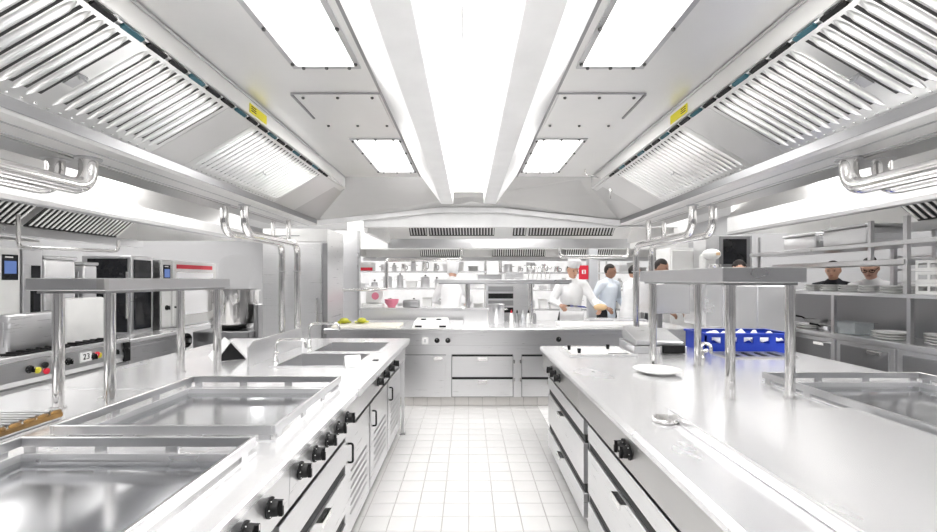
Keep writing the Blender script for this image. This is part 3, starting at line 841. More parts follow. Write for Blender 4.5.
for k in range(5):
    x = .56+.075*k
    t = thing('sauce_bottle', 'sauce bottle '+['white with red cap, next to the stock pot', 'dark with black cap', 'grey with white cap', 'white with black cap', 'dark with white cap'][k]+' under the slim gantry shelf', 'bottle', (x, 5.75, .9005), 0, 'sauce bottles under the slim gantry shelf')
    MB().lathe([(0, 0), (.027, 0), (.028, .01), (.028, .10), (.012, .13)], (x, 5.75, .9005), 12).build('body', [PLASTICW, STEEL_D, GREYP, PLASTICW, STEEL_D][k], t, smooth=True)
    MB().lathe([(.013, .13), (.013, .14), (.004, .17), (0, .17)], (x, 5.75, .9005), 10).build('cap', [REDP, BLACK, PLASTICW, BLACK, PLASTICW][k], t, smooth=True)
# shallow trays in front of the chef
def tray(label, x0, x1, y0, y1, z, h=.05, m=STEEL_TOP, group=None):
    t = thing('food_tray', label, 'tray', ((x0+x1)/2, (y0+y1)/2, z), 0, group)
    MB().plate((x0, x1), (y0, y1), z+.004, z+h, [(x0+.006, x1-.006, y0+.006, y1-.006)]).build('walls', m, t)
    MB().box(x0, x1, y0, y1, z, z+.004).build('base', m, t)
    MB().plate((x0-.015, x1+.015), (y0-.015, y1+.015), z+h, z+h+.005, [(x0+.006, x1-.006, y0+.006, y1-.006)]).build('rim', m, t)
    return t
tray('steel tray on the cross station in front of the chef in the tall hat', 1.55, 1.85, 5.62, 5.86, .9005, .05, group='steel trays in front of the chef')
tray('steel tray on the cross station in front of the chef in the tall hat', 1.92, 2.26, 5.62, 5.86, .9005, .05, group='steel trays in front of the chef')
t = thing('white_slab', 'large white cutting board under the hands of the chef in the tall hat', 'board', (1.5, 5.5, .9005))
MB().box(1.10, 2.20, 5.16, 5.56, .9005, .94).build('board', PLASTICW, t, bev=.006)

# ------------------------------------------------------------------ hoods behind and beside the canopy
def slot_filter(parent, x0, x1, pa, pb, n, axis='x', bars=STEEL_F):
    """dark filter between edge pa (upper) and pb (lower), each a pair (depth coord, z); runs along axis from x0 to x1; bright slats"""
    (da, za), (db, zb) = pa, pb
    L = math.hypot(db-da, zb-za)
    nx, nz = -(zb-za)/L, (db-da)/L
    if nz > 0: nx, nz = -nx, -nz
    def P(u, t, off):
        d = da+(db-da)*t+nx*off; z = za+(zb-za)*t+nz*off
        return (u, d, z) if axis == 'x' else (d, u, z)
    f = MB().hexa([P(u, t, o) for o in (-.012, 0) for (u, t) in ((x0, 0), (x1, 0), (x1, 1), (x0, 1))]).build('filter', SLOT, parent)
    base = WPOS[f.name]; p = (x1-x0)/n; src = None
    for k in range(n):
        u = x0+p*(k+.5)
        if src is None:
            w = p*.21
            src = MB().hexa([P(uu, t, o) for o in (0, .008) for (uu, t) in ((-w-p*.15, .05), (w-p*.15, .05), (w+p*.15, .95), (-w+p*.15, .95))]).build('slat', bars, f, local=True)
            o = src
        else: o = inst(src, f, (0, 0, 0))
        o.location = (Vector((u, 0, 0)) if axis == 'x' else Vector((0, u, 0))) - base
    return f
bh = thing('cross_hood', 'white fronted extraction hood over the cross station with black slotted filters', 'hood', (.3, 5.5, 1.93))
MB().box(-1.15, 2.3, 4.80, 4.84, 2.04, 2.95).build('front_fascia', WHITE, bh)
MB().box(-1.15, 2.3, 4.84, 4.90, 2.04, 2.07).build('front_lip', STEEL_H, bh)
MB().box(-1.15, -1.11, 4.84, 6.30, 1.98, 2.95).build('side_panel', STEEL_H, bh); MB().box(2.26, 2.3, 4.84, 6.30, 1.98, 2.95).build('side_panel', STEEL_H, bh)
MB().box(-1.15, 2.3, 6.26, 6.32, 1.91, 2.05).build('rear_lip', RAIL, bh, bev=.006)
MB().box(-1.15, 2.3, 6.30, 6.32, 2.05, 2.95).build('rear_panel', STEEL_H, bh)
MB().prism([(4.84, 2.62), (5.55, 2.62), (6.28, 2.03), (6.29, 2.05), (5.56, 2.64), (4.84, 2.64)], 'x', -1.11, 2.26).build('slope_sheet', STEEL_H, bh)
for (a, b, n) in ((-.82, -.58, 6), (-.55, .36, 22), (.62, .80, 4), (.84, 2.02, 28)):
    slot_filter(bh, a, b, (5.78, 2.40), (6.18, 2.08), n)

hl = MB().box(.0, 1.2, 5.0, 5.14, 2.60, 2.615).build('added_hood_light', DIFF, bh)  # added light, put in to brighten the cross station and the chef
area('cross_hood_fill', (.6, 5.07, 2.59), 1.15, .13, 60)  # fill light belonging to the added fixture
rh = thing('rear_hood', 'bluish steel extraction hood further back over the rear kitchen', 'hood', (.3, 8.8, 1.88))
MB().box(-2.2, 4.0, 8.0, 8.04, 2.02, 2.95).build('front_fascia', STEEL_H, rh)
MB().box(-2.2, 4.0, 9.2, 9.26, 1.86, 1.94).build('rear_lip', RAIL, rh)
MB().box(-2.2, 4.0, 9.24, 9.26, 1.94, 2.95).build('rear_panel', STEEL_H, rh)
MB().box(-2.2, -2.16, 8.04, 9.24, 1.94, 2.95).build('side_panel', STEEL_H, rh); MB().box(3.96, 4.0, 8.04, 9.24, 1.94, 2.95).build('side_panel', STEEL_H, rh)
for (a, b, n) in ((-1.0, -.15, 20), (.5, 1.6, 24), (2.0, 3.0, 22)):
    slot_filter(rh, a, b, (8.9, 2.25), (9.18, 1.95), n)

# bent conduits below the cross hood
def conduit(label, path, r=.026, rr=.05, group=None):
    t = thing('conduit', label, 'pipe', path[0], 0, group)
    MB().sweep(rounded(path, rr, 5), r, 12).build('tube', CHROME, t, smooth=True)
conduit('bent pale conduit hanging under the cross hood over the cutting board', [(-1.17, 6.28, 1.35), (-1.17, 6.28, 1.745), (-.10, 6.28, 1.745), (-.10, 6.28, 1.91)])
conduit('bent pale conduit hanging under the cross hood above the chef in the tall hat', [(1.30, 6.28, 1.91), (1.30, 6.28, 1.79), (2.28, 6.28, 1.79), (2.28, 6.28, 1.91)])
conduit('thin level rail from the tall cold cabinet to the bent conduit', [(-1.69, 5.90, 1.325), (-1.30, 5.90, 1.325), (-1.17, 6.28, 1.335)], .018)

# left-hand hood over the oven line and right-hand hood over the pass
def line_hood(label, sg, xf, xb, y0, y1, zf0, zf1, filters):
    t = thing('line_hood', label, 'hood', ((xf+xb)/2, (y0+y1)/2, zf0))
    X = lambda a: sg*a
    MB().box(X(xf), X(xf+.05), y0, y1, zf0, zf1).build('front_fascia', WHITE, t, bev=.004)
    MB().prism([(X(xf+.01), zf1), (X(xf+.05), zf1), (X(xf+.45), 2.95), (X(xf+.41), 2.95)], 'y', y0, y1).build('upper_fascia', STEEL_M, t)
    MB().box(X(xf-.012), X(xf+.07), y0, y1, zf0-.02, zf0+.02).build('front_lip', RAIL, t, bev=.006)
    MB().box(X(xb-.10), X(xb), y0, y1, zf0-.10, zf0).build('rear_lip', RAIL, t, bev=.006)
    MB().box(X(xb-.02), X(xb), y0, y1, zf0, 2.95).build('rear_panel', STEEL_H, t)
    MB().box(X(xf+.05), X(xb-.02), y1-.03, y1, zf0, 2.95).build('end_panel', STEEL_H, t)
    MB().box(X(xf+.05), X(xb-.02), y0, y0+.03, zf0, 2.95).build('end_panel', STEEL_H, t)
    for (a, b, n) in filters:
        slot_filter(t, a, b, (X(xb-.55), zf0+.36), (X(xb-.10), zf0-.0), n, 'y')
    return t
line_hood('pale hood with dark slotted filters over the oven line', -1, 3.1, 4.75, .2, 6.3, 2.02, 2.15, [(1.9, 3.2, 22), (3.3, 4.5, 20), (4.6, 5.8, 20)])
line_hood('plain white fronted hood over the serving pass', 1, 3.29, 4.6, .2, 5.6, 2.05, 2.25, [(1.0, 2.6, 22), (2.8, 4.4, 22)])

# ------------------------------------------------------------------ tall cabinet and wall panels behind the sink island
t = thing('cold_cabinet', 'tall stainless cold cabinet behind the polished down pipes', 'fridge', (-2.07, 5.62, 0))
MB().box(-2.47, -1.69, 5.28, 5.95, .08, 2.08).build('body', STEEL, t, bev=.006)
MB().box(-2.46, -1.755, 5.255, 5.28, .12, 1.90).build('door', STEEL, t, bev=.005)
MB().box(-1.745, -1.69, 5.262, 5.28, .12, 1.90).build('side_strip', STEEL_D, t, bev=.003)
MB().box(-2.46, -1.69, 5.262, 5.28, 1.92, 2.07).build('top_panel', PLASTICW, t, bev=.003)
MB().box(-2.36, -2.02, 5.256, 5.262, 1.985, 1.995).build('vent_line', STEEL_D, t)
MB().cyl((-1.80, 5.225, .95), (-1.80, 5.225, 1.25), .012, 10).build('handle', CHROME, t, smooth=True)
MB().box(-2.40, -1.75, 5.30, 5.90, 0, .08).build('plinth', STEEL_D, t)
t = thing('panel_screen', 'flat stainless screen panel between cold cabinet and cutting board', 'panel', (-1.75, 6.6, 0))
MB().box(-2.05, -1.66, 6.58, 6.64, 0, 2.2).build('lower_panel', STEEL, t, bev=.004)
MB().box(-1.66, -1.63, 6.57, 6.65, 0, 2.2).build('edge_post', RAIL, t)

# ------------------------------------------------------------------ oven line on the left
t = thing('range', 'long steel range with knobs, red and yellow buttons and a number plate along the left', 'range', (-3.75, 2.5, 0))
MB().box(-4.20, -3.33, .4, 4.28, .10, .86).build('body', STEEL_D, t)
MB().box(-4.20, -3.30, .4, 4.28, .86, .90).build('top', STEEL_TOP, t, bev=.004)
MB().prism([(-3.30, .86), (-3.29, .72), (-3.31, .68), (-3.36, .68), (-3.36, .86)], 'y', .4, 4.28).build('control_panel', STEEL, t)
MB().box(-3.34, -3.315, .4, 4.26, .14, .66).build('front_doors', STEEL, t)
MB().box(-4.1, -3.4, .4, 4.28, 0, .10).build('plinth', STEEL_D, t)
for y in (3.52, 3.76, 4.0, 4.12, 3.2):
    knob_at(t, -3.295, y+.1, .79, (1, 0, 0), )
for (y, z, m) in ((3.36, .77, YELP), (3.43, .75, REDP), (3.42, .80, BLACK), (3.90, .80, REDP), (3.92, .79, YELP)):
    o = MB().lathe([(0, 0), (.024, 0), (.024, .012), (.016, .018), (0, .018)], (0, 0, 0), 14).build('button', m, t, smooth=True, local=True)
    o.location = Vector((-3.295, y, z)) - WPOS[t.name]; o.rotation_euler = (0, math.pi/2, 0)
pl = MB().box(-3.292, -3.287, 3.73, 3.84, .76, .84).build('number_plate', CARD, t)
def text(s, parent, loc, rot, size, m, name='lettering'):
    cu = bpy.data.curves.new(name, 'FONT'); cu.body = s; cu.size = size; cu.align_x = 'CENTER'; cu.align_y = 'CENTER'; cu.extrude = .0008
    ob = bpy.data.objects.new('tmp', cu); COL.objects.link(ob)
    me = bpy.data.meshes.new_from_object(ob.evaluated_get(bpy.context.evaluated_depsgraph_get()))
    bpy.data.objects.remove(ob)
    me.materials.clear(); me.materials.append(m)
    o = bpy.data.objects.new(name, me); COL.objects.link(o); o.parent = parent
    o.location = Vector(loc) - WPOS[parent.name]; o.rotation_euler = rot
    return o
text('23', pl, (-3.2855, 3.785, .80), (math.pi/2, 0, math.pi/2), .07, BLACK)
MB().box(-3.30, -3.28, 4.20, 4.27, .68, .86).build('end_cap', BLACK, t)
for k, w in ((0, 'in front of the low grey cover'), (1, 'in front of the white splash cover')):
    y = 3.22+.5*k
    g = thing('pan_support', f'black cast pan support on the range {w}', 'pan support', (-3.38, y+.22, .9005), 0, 'pan supports on the long range')
    mb = MB()
    for q in range(6): mb.box(-3.43, -3.33, y+.04+.075*q, y+.055+.075*q, .908, .925)
    mb.plate((-3.44, -3.32), (y+.01, y+.45), .9005, .915, [(-3.425, -3.335, y+.025, y+.435)])
    mb.build('grid', BLACK, g)

def combi(label, y0, y1, xf, z0, z1, stripe=False, depth=.80, door_dark=False):
    t = thing('combi_oven', label, 'oven', (xf-.4, (y0+y1)/2, z0))
    MB().box(xf-depth, xf, y0, y1, z0, z1).build('housing', STEEL, t, bev=.006)
    pnl = MB().box(xf, xf+.012, y0+.01, y0+.17, z0+.02, z1-.01).build('control_panel', PLASTICW, t, bev=.003)
    MB().box(xf+.012, xf+.018, y0+.03, y0+.15, z1-.26, z1-.06).build('screen', BLACKG, pnl)
    MB().box(xf+.018, xf+.0195, y0+.045, y0+.135, z1-.21, z1-.11).build('display', BLUES, pnl)
    MB().box(xf+.018, xf+.0195, y0+.05, y0+.11, z1-.085, z1-.075).build('print_line', CARD, pnl)
    knob_at(pnl, xf+.012, y0+.09, z0+.25, (1, 0, 0))
    dr = MB().box(xf, xf+.03, y0+.18, y1-.01, z0+.02, z1-.01).build('door', PLASTICW if not door_dark else STEEL, t, bev=.005)
    MB().box(xf+.03, xf+.034, y0+.24, y1-(.10 if y1-y0 > .5 else .03), z0+.14, z1-.14).build('window', BLACKG if door_dark else STEEL_TOP, dr, bev=.002)
    MB().sweep(rounded([(xf+.03, y0+.21, z0+.25), (xf+.07, y0+.21, z0+.25), (xf+.07, y0+.21, z0+.5), (xf+.03, y0+.21, z0+.5)], .02, 4), .011, 8).build('handle', BLACK, dr, smooth=True)
    if stripe:
        MB().box(xf+.030, xf+.036, y0+.24, y1-.12, z1-.10, z1-.05).build('red_stripe', REDP, dr)
    return t
def bench(label, x0, x1, y0, y1, z, cat='bench'):
    t = thing('steel_bench', label, cat, ((x0+x1)/2, (y0+y1)/2, 0))
    MB().box(x0, x1, y0, y1, z-.04, z).build('top', STEEL_TOP, t, bev=.004)
    MB().box(x0+.04, x1-.04, y0+.04, y1-.04, .18, .21).build('under_shelf', STEEL, t)
    for x in (x0+.05, x1-.05):
        for y in (y0+.05, y1-.05): MB().box(x-.02, x+.02, y-.02, y+.02, 0, z-.04).build('leg', RAIL, t)
    return t
bench('steel bench carrying the red striped oven', -4.45, -3.58, 5.10, 6.30, .88)
combi('compact combi oven with blue lit touch screen standing on the long range', 3.37, 3.72, -3.62, .9005, 1.72, door_dark=True, depth=.55)
combi('white doored combi oven with a red stripe on its door', 5.14, 6.24, -3.60, .8805, 1.70, stripe=True)
# black tall slot cabinet between the ovens
t = thing('base_unit', 'plain steel base unit between the long range and the red striped oven', 'cabinet', (-3.74, 4.67, 0))
MB().box(-4.18, -3.34, 4.29, 5.06, .10, .84).build('carcass', STEEL, t)
MB().box(-4.20, -3.30, 4.285, 5.07, .84, .88).build('top', STEEL_TOP, t, bev=.004)
MB().box(-4.1, -3.4, 4.3, 5.05, 0, .10).build('plinth', STEEL_D, t)
MB().box(-3.34, -3.32, 4.31, 5.04, .14, .80).build('door', STEEL, t, bev=.003)
t = thing('tray_rack', 'tall black fronted tray rack between steam cooker and red striped oven', 'rack', (-3.85, 4.88, .8805))
MB().box(-4.15, -3.62, 4.72, 5.05, .8805, 1.72).build('housing', STEEL, t, bev=.004)
MB().box(-4.08, -3.66, 4.708, 4.72, .90, 1.69).build('dark_door', BLACKG, t)
MB().box(-3.62, -3.612, 4.76, 5.01, .92, 1.68).build('dark_side', BLACKG, t)
MB().cyl((-3.64, 4.69, 1.05), (-3.64, 4.69, 1.55), .012, 10).build('handle', CHROME, t, smooth=True)
# boxy machines on the range
def machine(name, label, x0, x1, y0, y1, z0, z1, m=STEEL, lid=True, cat='machine'):
    t = thing(name, label, cat, ((x0+x1)/2, (y0+y1)/2, z0))
    MB().box(x0, x1, y0, y1, z0, z1).build('body', m, t, bev=.02, seg=3, smooth=True)
    if lid: MB().box(x0-.01, x1+.01, y0-.01, y1+.01, z1, z1+.03).build('lid', m, t, bev=.008)
    MB().box(x0+.05, x1-.05, y0-.006, y0+.004, z0+.05, z1-.06).build('front_panel', m, t, bev=.003)
    return t
machine('steam_cooker', 'pale rounded steam cooker standing beside the touch screen oven', -4.10, -3.62, 3.76, 4.06, .9005, 1.64, STEEL_TOP)
machine('fryer_hood', 'grey steel fryer cover between steam cooker and black fronted rack', -4.10, -3.60, 4.12, 4.27, .9005, 1.60, STEEL)
machine('fryer_hood', 'low grey steel cover at the foot of the touch screen oven', -3.535, -3.45, 3.30, 3.74, .9005, 1.20, STEEL, lid=False)
machine('white_cover', 'flat white splash cover standing in front of the steam cooker', -3.55, -3.47, 3.80, 4.20, .9005, 1.30, PLASTICW, lid=False)
# drop pipes and clutter rail above the range
conduit('level steel rail below the pale hood of the oven line', [(-4.7, 1.0, 1.88), (-4.7, 4.8, 1.88)], .02)
conduit('bent thin pipe dropping from the pale hood behind the steam cooker', [(-4.4, 4.3, 2.1), (-4.4, 4.3, 1.78), (-3.9, 4.9, 1.78), (-3.9, 4.9, 1.9)], .018)
# low steel bench between range and kettle
# steaming kettle
t = thing('tilting_kettle', 'polished tilting kettle on a dark stand beside the cold cabinet', 'kettle', (-3.05, 5.75, 0))
MB().box(-3.42, -2.72, 5.45, 6.05, 0, .82).build('stand', STEEL_D, t, bev=.01)
MB().lathe([(0, .0), (.18, .01), (.27, .08), (.30, .20), (.30, .50), (.32, .50), (.32, .52), (.28, .52), (.28, .2), (.0, .06)], (-3.07, 5.75, .82), 32).build('bowl', CHROME, t, smooth=True)
MB().box(-2.74, -2.68, 5.60, 5.90, .60, 1.15).build('tilt_column', STEEL_D, t, bev=.01)
knob_at(t, -2.9, 5.45, .70, (0, -1, 0)); knob_at(t, -2.78, 5.45, .70, (0, -1, 0))
MB().sweep(rounded([(-3.25, 5.45, .62), (-3.25, 5.38, .62), (-3.25, 5.36, .48)], .03, 4), .02, 10).build('drain_tap', BLACK, t, smooth=True)
# hand wheel / black valve in front
t = thing('hose_reel', 'small black hose reel on a steel stand before the red striped oven', 'hose reel', (-3.40, 5.25, .0))
for k in range(3):
    pts = [(-3.44+.04*k, 5.25+.07*math.cos(a*.5236), .74+.07*math.sin(a*.5236)) for a in range(13)]
    MB().sweep(pts, .018, 8).build('coil', BLACK, t, smooth=True)
MB().cyl((-3.47, 5.25, .74), (-3.32, 5.25, .74), .03, 10).build('hub', STEEL, t, smooth=True)
MB().box(-3.42, -3.38, 5.235, 5.265, .0, .74).build('stand', STEEL, t)

# ------------------------------------------------------------------ serving pass on the right
t = thing('worktop', 'steel worktop of the serving pass crowded with pans and plates', 'worktop', (4.1, 4.6, .86))
MB().box(3.80, 4.40, 2.6, 6.6, .86, .90).build('top_sheet', STEEL, t, bev=.004)
t = thing('pass_unit', 'steel under counter fridge unit with dark doors below the serving pass', 'cabinet', (4.1, 4.6, 0))
MB().box(3.86, 4.38, 2.62, 6.58, .10, .858).build('carcass', STEEL, t)
MB().box(3.92, 4.34, 2.64, 6.56, 0, .10).build('plinth', STEEL_D, t)
for k in range(6):
    y0 = 2.66+k*.65
    MB().box(3.835, 3.86, y0, y0+.62, .12, .84).build('door_frame', STEEL, t, bev=.003)
    d = MB().box(3.825, 3.838, y0+.05, y0+.57, .17, .80).build('door', STEEL_D, t, bev=.003)
    MB().box(3.795, 3.826, y0+.10, y0+.24, .755, .79).build('handle', CHROME, d, bev=.004)
t = thing('pass_shelf', 'long double shelf of the serving pass with steel posts and heat lamp tray', 'shelf', (4.1, 4.4, .9005))
MB().box(3.85, 4.35, 2.6, 6.0, 1.30, 1.335).build('plate_shelf', STEEL, t, bev=.003)
MB().box(3.83, 4.30, 3.6, 6.0, 1.775, 1.815).build('upper_shelf', RAIL, t, bev=.003)
MB().box(3.86, 4.20, 3.9, 5.6, 1.60, 1.65).build('heat_lamp_tray', RAIL, t, bev=.003)
MB().box(4.34, 4.36, 2.6, 6.0, .9005, 1.30).build('back_sheet', STEEL_D, t)
for y in (3.15, 3.87, 4.68, 5.5):
    MB().box(3.87, 3.905, y-.0175, y+.0175, .9005, 1.30).build('post', RAIL, t)
for y, zb in ((3.90, 1.335), (4.25, 1.65), (5.9, 1.335)):
    MB().box(3.87, 3.905, y-.0175, y+.0175, zb, 2.03).build('post', RAIL, t)
# machines on the upper shelf
machine('plate_warmer', 'pale low plate warmer on the upper pass shelf', 3.9, 4.28, 4.32, 4.85, 1.8155, 1.99, STEEL)
machine('plate_warmer', 'pale tall warmer with stepped top on the upper pass shelf', 3.9, 4.28, 4.95, 5.45, 1.8155, 1.97, STEEL)
# tableware
def plates(label, x, y, z, r, n, group=None, m=CERAMIC):
    for k in range(n):
        t = MB().lathe([(0, .006), (r*.6, .006), (r*.72, .012), (r, .022), (r*1.02, .024), (r*.98, .018), (r*.7, .003), (r*.6, 0), (0, 0)], (x+rnd.uniform(-.004, .004), y, z+k*.0245), 28).build('plate', m, smooth=True)
        tag(t, ('topmost ' if k == n-1 else 'lowest ' if k == 0 else 'inner ')+label, 'plate', group)
plates('white plate in the stack on the serving pass beside the clear tub', 4.0, 4.15, .9005, .15, 3, 'stacked plates on the pass beside the clear tub')
plates('white plate in the stack at the end of the serving pass', 4.05, 3.72, .9005, .14, 4, 'stacked plates at the end of the pass')
plates('white plate lying by the pans on the serving pass', 4.0, 5.15, .9005, .15, 2, 'plates by the pans on the pass')
for k in range(6):
    y = 4.0+.24*k
    nth = ('first', 'second', 'third', 'fourth', 'fifth', 'sixth')[k]
    plates(f'small white plate of the {nth} stack counted from the glass racks', 4.08, y, 1.3355, .095, 3, 'small plates on the pass plate shelf')
t = thing('clear_tub', 'clear plastic food tub on the serving pass', 'container', (4.0, 4.58, .9005))
MB().plate((3.90, 4.10), (4.44, 4.72), .9005, 1.02, [(3.906, 4.094, 4.446, 4.714)]).build('walls', GLASSC, t); MB().box(3.90, 4.10, 4.44, 4.72, .9005, .905).build('base', GLASSC, t)
MB().plate((3.885, 4.115), (4.425, 4.735), 1.02, 1.026, [(3.906, 4.094, 4.446, 4.714)]).build('rim', GLASSC, t)
def frypan(label, x, y, z, r, ang, group):
    t = thing('frying_pan', label, 'pan', (x, y, z), ang, group)
    MB().lathe([(0, .004), (r*.8, .004), (r, .045), (r*1.03, .045), (r*.85, 0), (0, 0)], (0, 0, 0), 24).build('body', STEEL_D, t, smooth=True, local=True)
    MB().sweep([(r*.95, 0, .035), (r*1.3, 0, .06), (r*2.2, 0, .075)], [.010, .010, .013], 8, 0, .6).build('handle', BLACK, t, smooth=True, local=True)
for k, (x, y, a) in enumerate(((4.0, 5.5, 2.6), (4.05, 4.95, 3.3), (4.15, 5.25, 2.2), (4.0, 5.8, 3.0))):
    frypan(['dark frying pan next to the pair of plates lying on the serving pass', 'dark frying pan nearest the clear tub on the serving pass', 'dark frying pan resting across other pans on the serving pass', 'dark frying pan at the far end of the serving pass'][k], x, y, .9005 if k != 2 else .952, .11, a, 'frying pans on the serving pass')
# stacked clear glass racks at the end of the plate shelf
for k in range(3):
    z = 1.3355+.10*k
    t = thing('glass_rack', ('lowest', 'middle', 'topmost')[k]+' white plastic glass rack in the stack on the pass plate shelf', 'rack', (4.1, 3.6, z), 0, 'white racks on the pass plate shelf')
    mb = MB().plate((3.90, 4.30), (3.42, 3.84), z, z+.03, [(3.91, 4.29, 3.43, 3.83)]); mb.plate((3.90, 4.30), (3.42, 3.84), z+.07, z+.095, [(3.91, 4.29, 3.43, 3.83)])
    for q in range(5):
        for (a, b) in ((3.90, None), (4.292, None)): mb.box(a, a+.008, 3.42+.1*q, 3.44+.1*q, z+.03, z+.07)
    mb.build('frame', PLASTICW, t)
# tall rack with drawers at the far right
t = thing('tray_trolley', 'tall steel trolley with rows of drawers behind the end of the pass', 'trolley', (4.9, 4.55, 0))
for (x, y) in ((4.62, 4.35), (5.3, 4.35), (4.62, 4.78), (5.3, 4.78)): MB().box(x-.02, x+.02, y-.02, y+.02, 0, 2.0).build('post', RAIL, t)
for k in range(12):
    MB().box(4.64, 5.28, 4.36, 4.77, .3+.14*k, .32+.14*k).build('shelf', STEEL, t)
    if k % 3: MB().box(4.66, 5.26, 4.34, 4.36, .33+.14*k, .41+.14*k).build('tray_front', BLACK if k % 2 else STEEL, t)

# steel cabinets seen beneath the right gantry shelf
t = thing('wall_cabinet', 'pale steel cabinet on a pedestal behind the plate island', 'cabinet', (2.15, 4.95, 0))
MB().box(1.94, 2.37, 4.70, 5.02, 1.10, 1.44).build('body', STEEL_TOP, t, bev=.004)
MB().box(1.96, 2.35, 4.685, 4.70, 1.12, 1.42).build('door', STEEL_TOP, t, bev=.003)
MB().box(2.10, 2.14, 4.86, 4.90, .02, 1.10).build('pedestal', STEEL_D, t)
MB().box(1.98, 2.34, 4.72, 5.0, 0, .02).build('foot', STEEL_D, t)
t = thing('dish_machine', 'pale steel dish machine behind the blue crate', 'dishwasher', (2.98, 4.75, 0))
MB().box(2.61, 3.28, 4.50, 5.0, .12, 1.44).build('body', STEEL_TOP, t, bev=.008)
MB().box(2.64, 2.92, 4.485, 4.50, .75, 1.40).build('door', STEEL_TOP, t, bev=.004)
MB().box(2.95, 3.25, 4.485, 4.50, .75, 1.40).build('door', STEEL_TOP, t, bev=.004)
MB().box(2.64, 3.25, 4.485, 4.50, .18, .70).build('lower_panel', STEEL, t, bev=.004)
MB().box(2.44, 2.61, 4.52, 4.98, .98, 1.44).build('side_box', STEEL_TOP, t, bev=.006)
for x in (2.68, 3.22):
    for y in (4.56, 4.94): MB().cyl((x, y, 0), (x, y, .12), .025, 10).build('foot', BLACK, t)
t = thing('mixer', 'small white stand mixer with black base on the dish machine', 'mixer', (2.57, 4.68, 1.4405))
MB().box(2.48, 2.66, 4.55, 4.80, 1.4405, 1.52).build('base', BLACK, t, bev=.01)
MB().box(2.50, 2.64, 4.68, 4.79, 1.52, 1.74).build('column', PLASTICW, t, bev=.03, seg=3, smooth=True)
MB().ball((2.57, 4.66, 1.73), (.075, .13, .06), 16).build('head', PLASTICW, t, smooth=True)
MB().box(2.552, 2.588, 4.525, 4.535, 1.715, 1.745).build('badge', WOOD, t)
MB().lathe([(0, 0), (.035, 0), (.06, .035), (.07, .10), (.064, .10), (.055, .04), (0, .014)], (2.57, 4.60, 1.522), 20).build('bowl', CHROME, t, smooth=True)
t = thing('reach_in_cabinet', 'tall steel cabinet with a dark window behind the dish machine', 'fridge', (3.95, 6.86, 0))
MB().box(3.60, 4.30, 6.67, 7.05, .08, 2.14).build('body', STEEL, t, bev=.006)
MB().box(3.64, 4.26, 6.65, 6.67, .12, 1.60).build('door', STEEL, t, bev=.004)
MB().box(3.80, 4.26, 6.65, 6.67, 1.66, 2.12).build('window_frame', STEEL_D, t, bev=.004)
MB().box(3.85, 4.20, 6.642, 6.65, 1.70, 2.08).build('dark_window', BLACKG, t)
MB().cyl((3.70, 6.62, .9), (3.70, 6.62, 1.3), .012, 10).build('handle', CHROME, t, smooth=True)
MB().box(3.66, 4.24, 6.71, 7.0, 0, .08).build('plinth', STEEL_D, t)
t = thing('white_fridge', 'plain white fridge behind the dark haired person by the down pipes', 'fridge', (3.54, 7.35, 0))
MB().box(3.25, 3.84, 7.10, 7.64, .06, 1.98).build('body', PLASTICW, t, bev=.012, seg=2)
MB().box(3.27, 3.82, 7.07, 7.10, .10, 1.30).build('door', PLASTICW, t, bev=.006); MB().box(3.27, 3.82, 7.07, 7.10, 1.33, 1.94).build('door', PLASTICW, t, bev=.006)
MB().box(3.29, 3.32, 7.06, 7.072, .9, 1.2).build('handle', GREYP, t, bev=.004)
MB().box(3.30, 3.78, 7.14, 7.60, 0, .06).build('plinth', BLACK, t)

# ------------------------------------------------------------------ rear kitchen: racks, benches and clutter
def rack(label, x0, x1, y0, y1, levels, h=2.0):
    t = thing('storage_rack', label, 'rack', ((x0+x1)/2, (y0+y1)/2, 0))
    for x in (x0+.02, x1-.02):
        for y in (y0+.02, y1-.02): MB().cyl((x, y, 0), (x, y, h), .016, 10).build('post', CHROME, t, smooth=True)
    for z in levels: MB().box(x0, x1, y0, y1, z, z+.03).build('shelf', STEEL_TOP, t, bev=.003)
    return t
R1 = (-2.2, .35); R2 = (.6, 2.4); R3 = (2.6, 4.4)
rack('wide steel storage rack behind the white backed cook', R1[0], R1[1], 8.35, 8.85, (.45, .88, 1.28, 1.60), 1.84)
rack('steel storage rack with dark trays behind the slim gantry shelf', R2[0], R2[1], 8.35, 8.85, (.45, .88, 1.25, 1.58), 1.84)
rack('steel storage rack behind the two cooks by the grey pillar', R3[0], R3[1], 8.35, 8.85, (.45, .88, 1.25, 1.58), 1.84)
rr = random.Random(11)
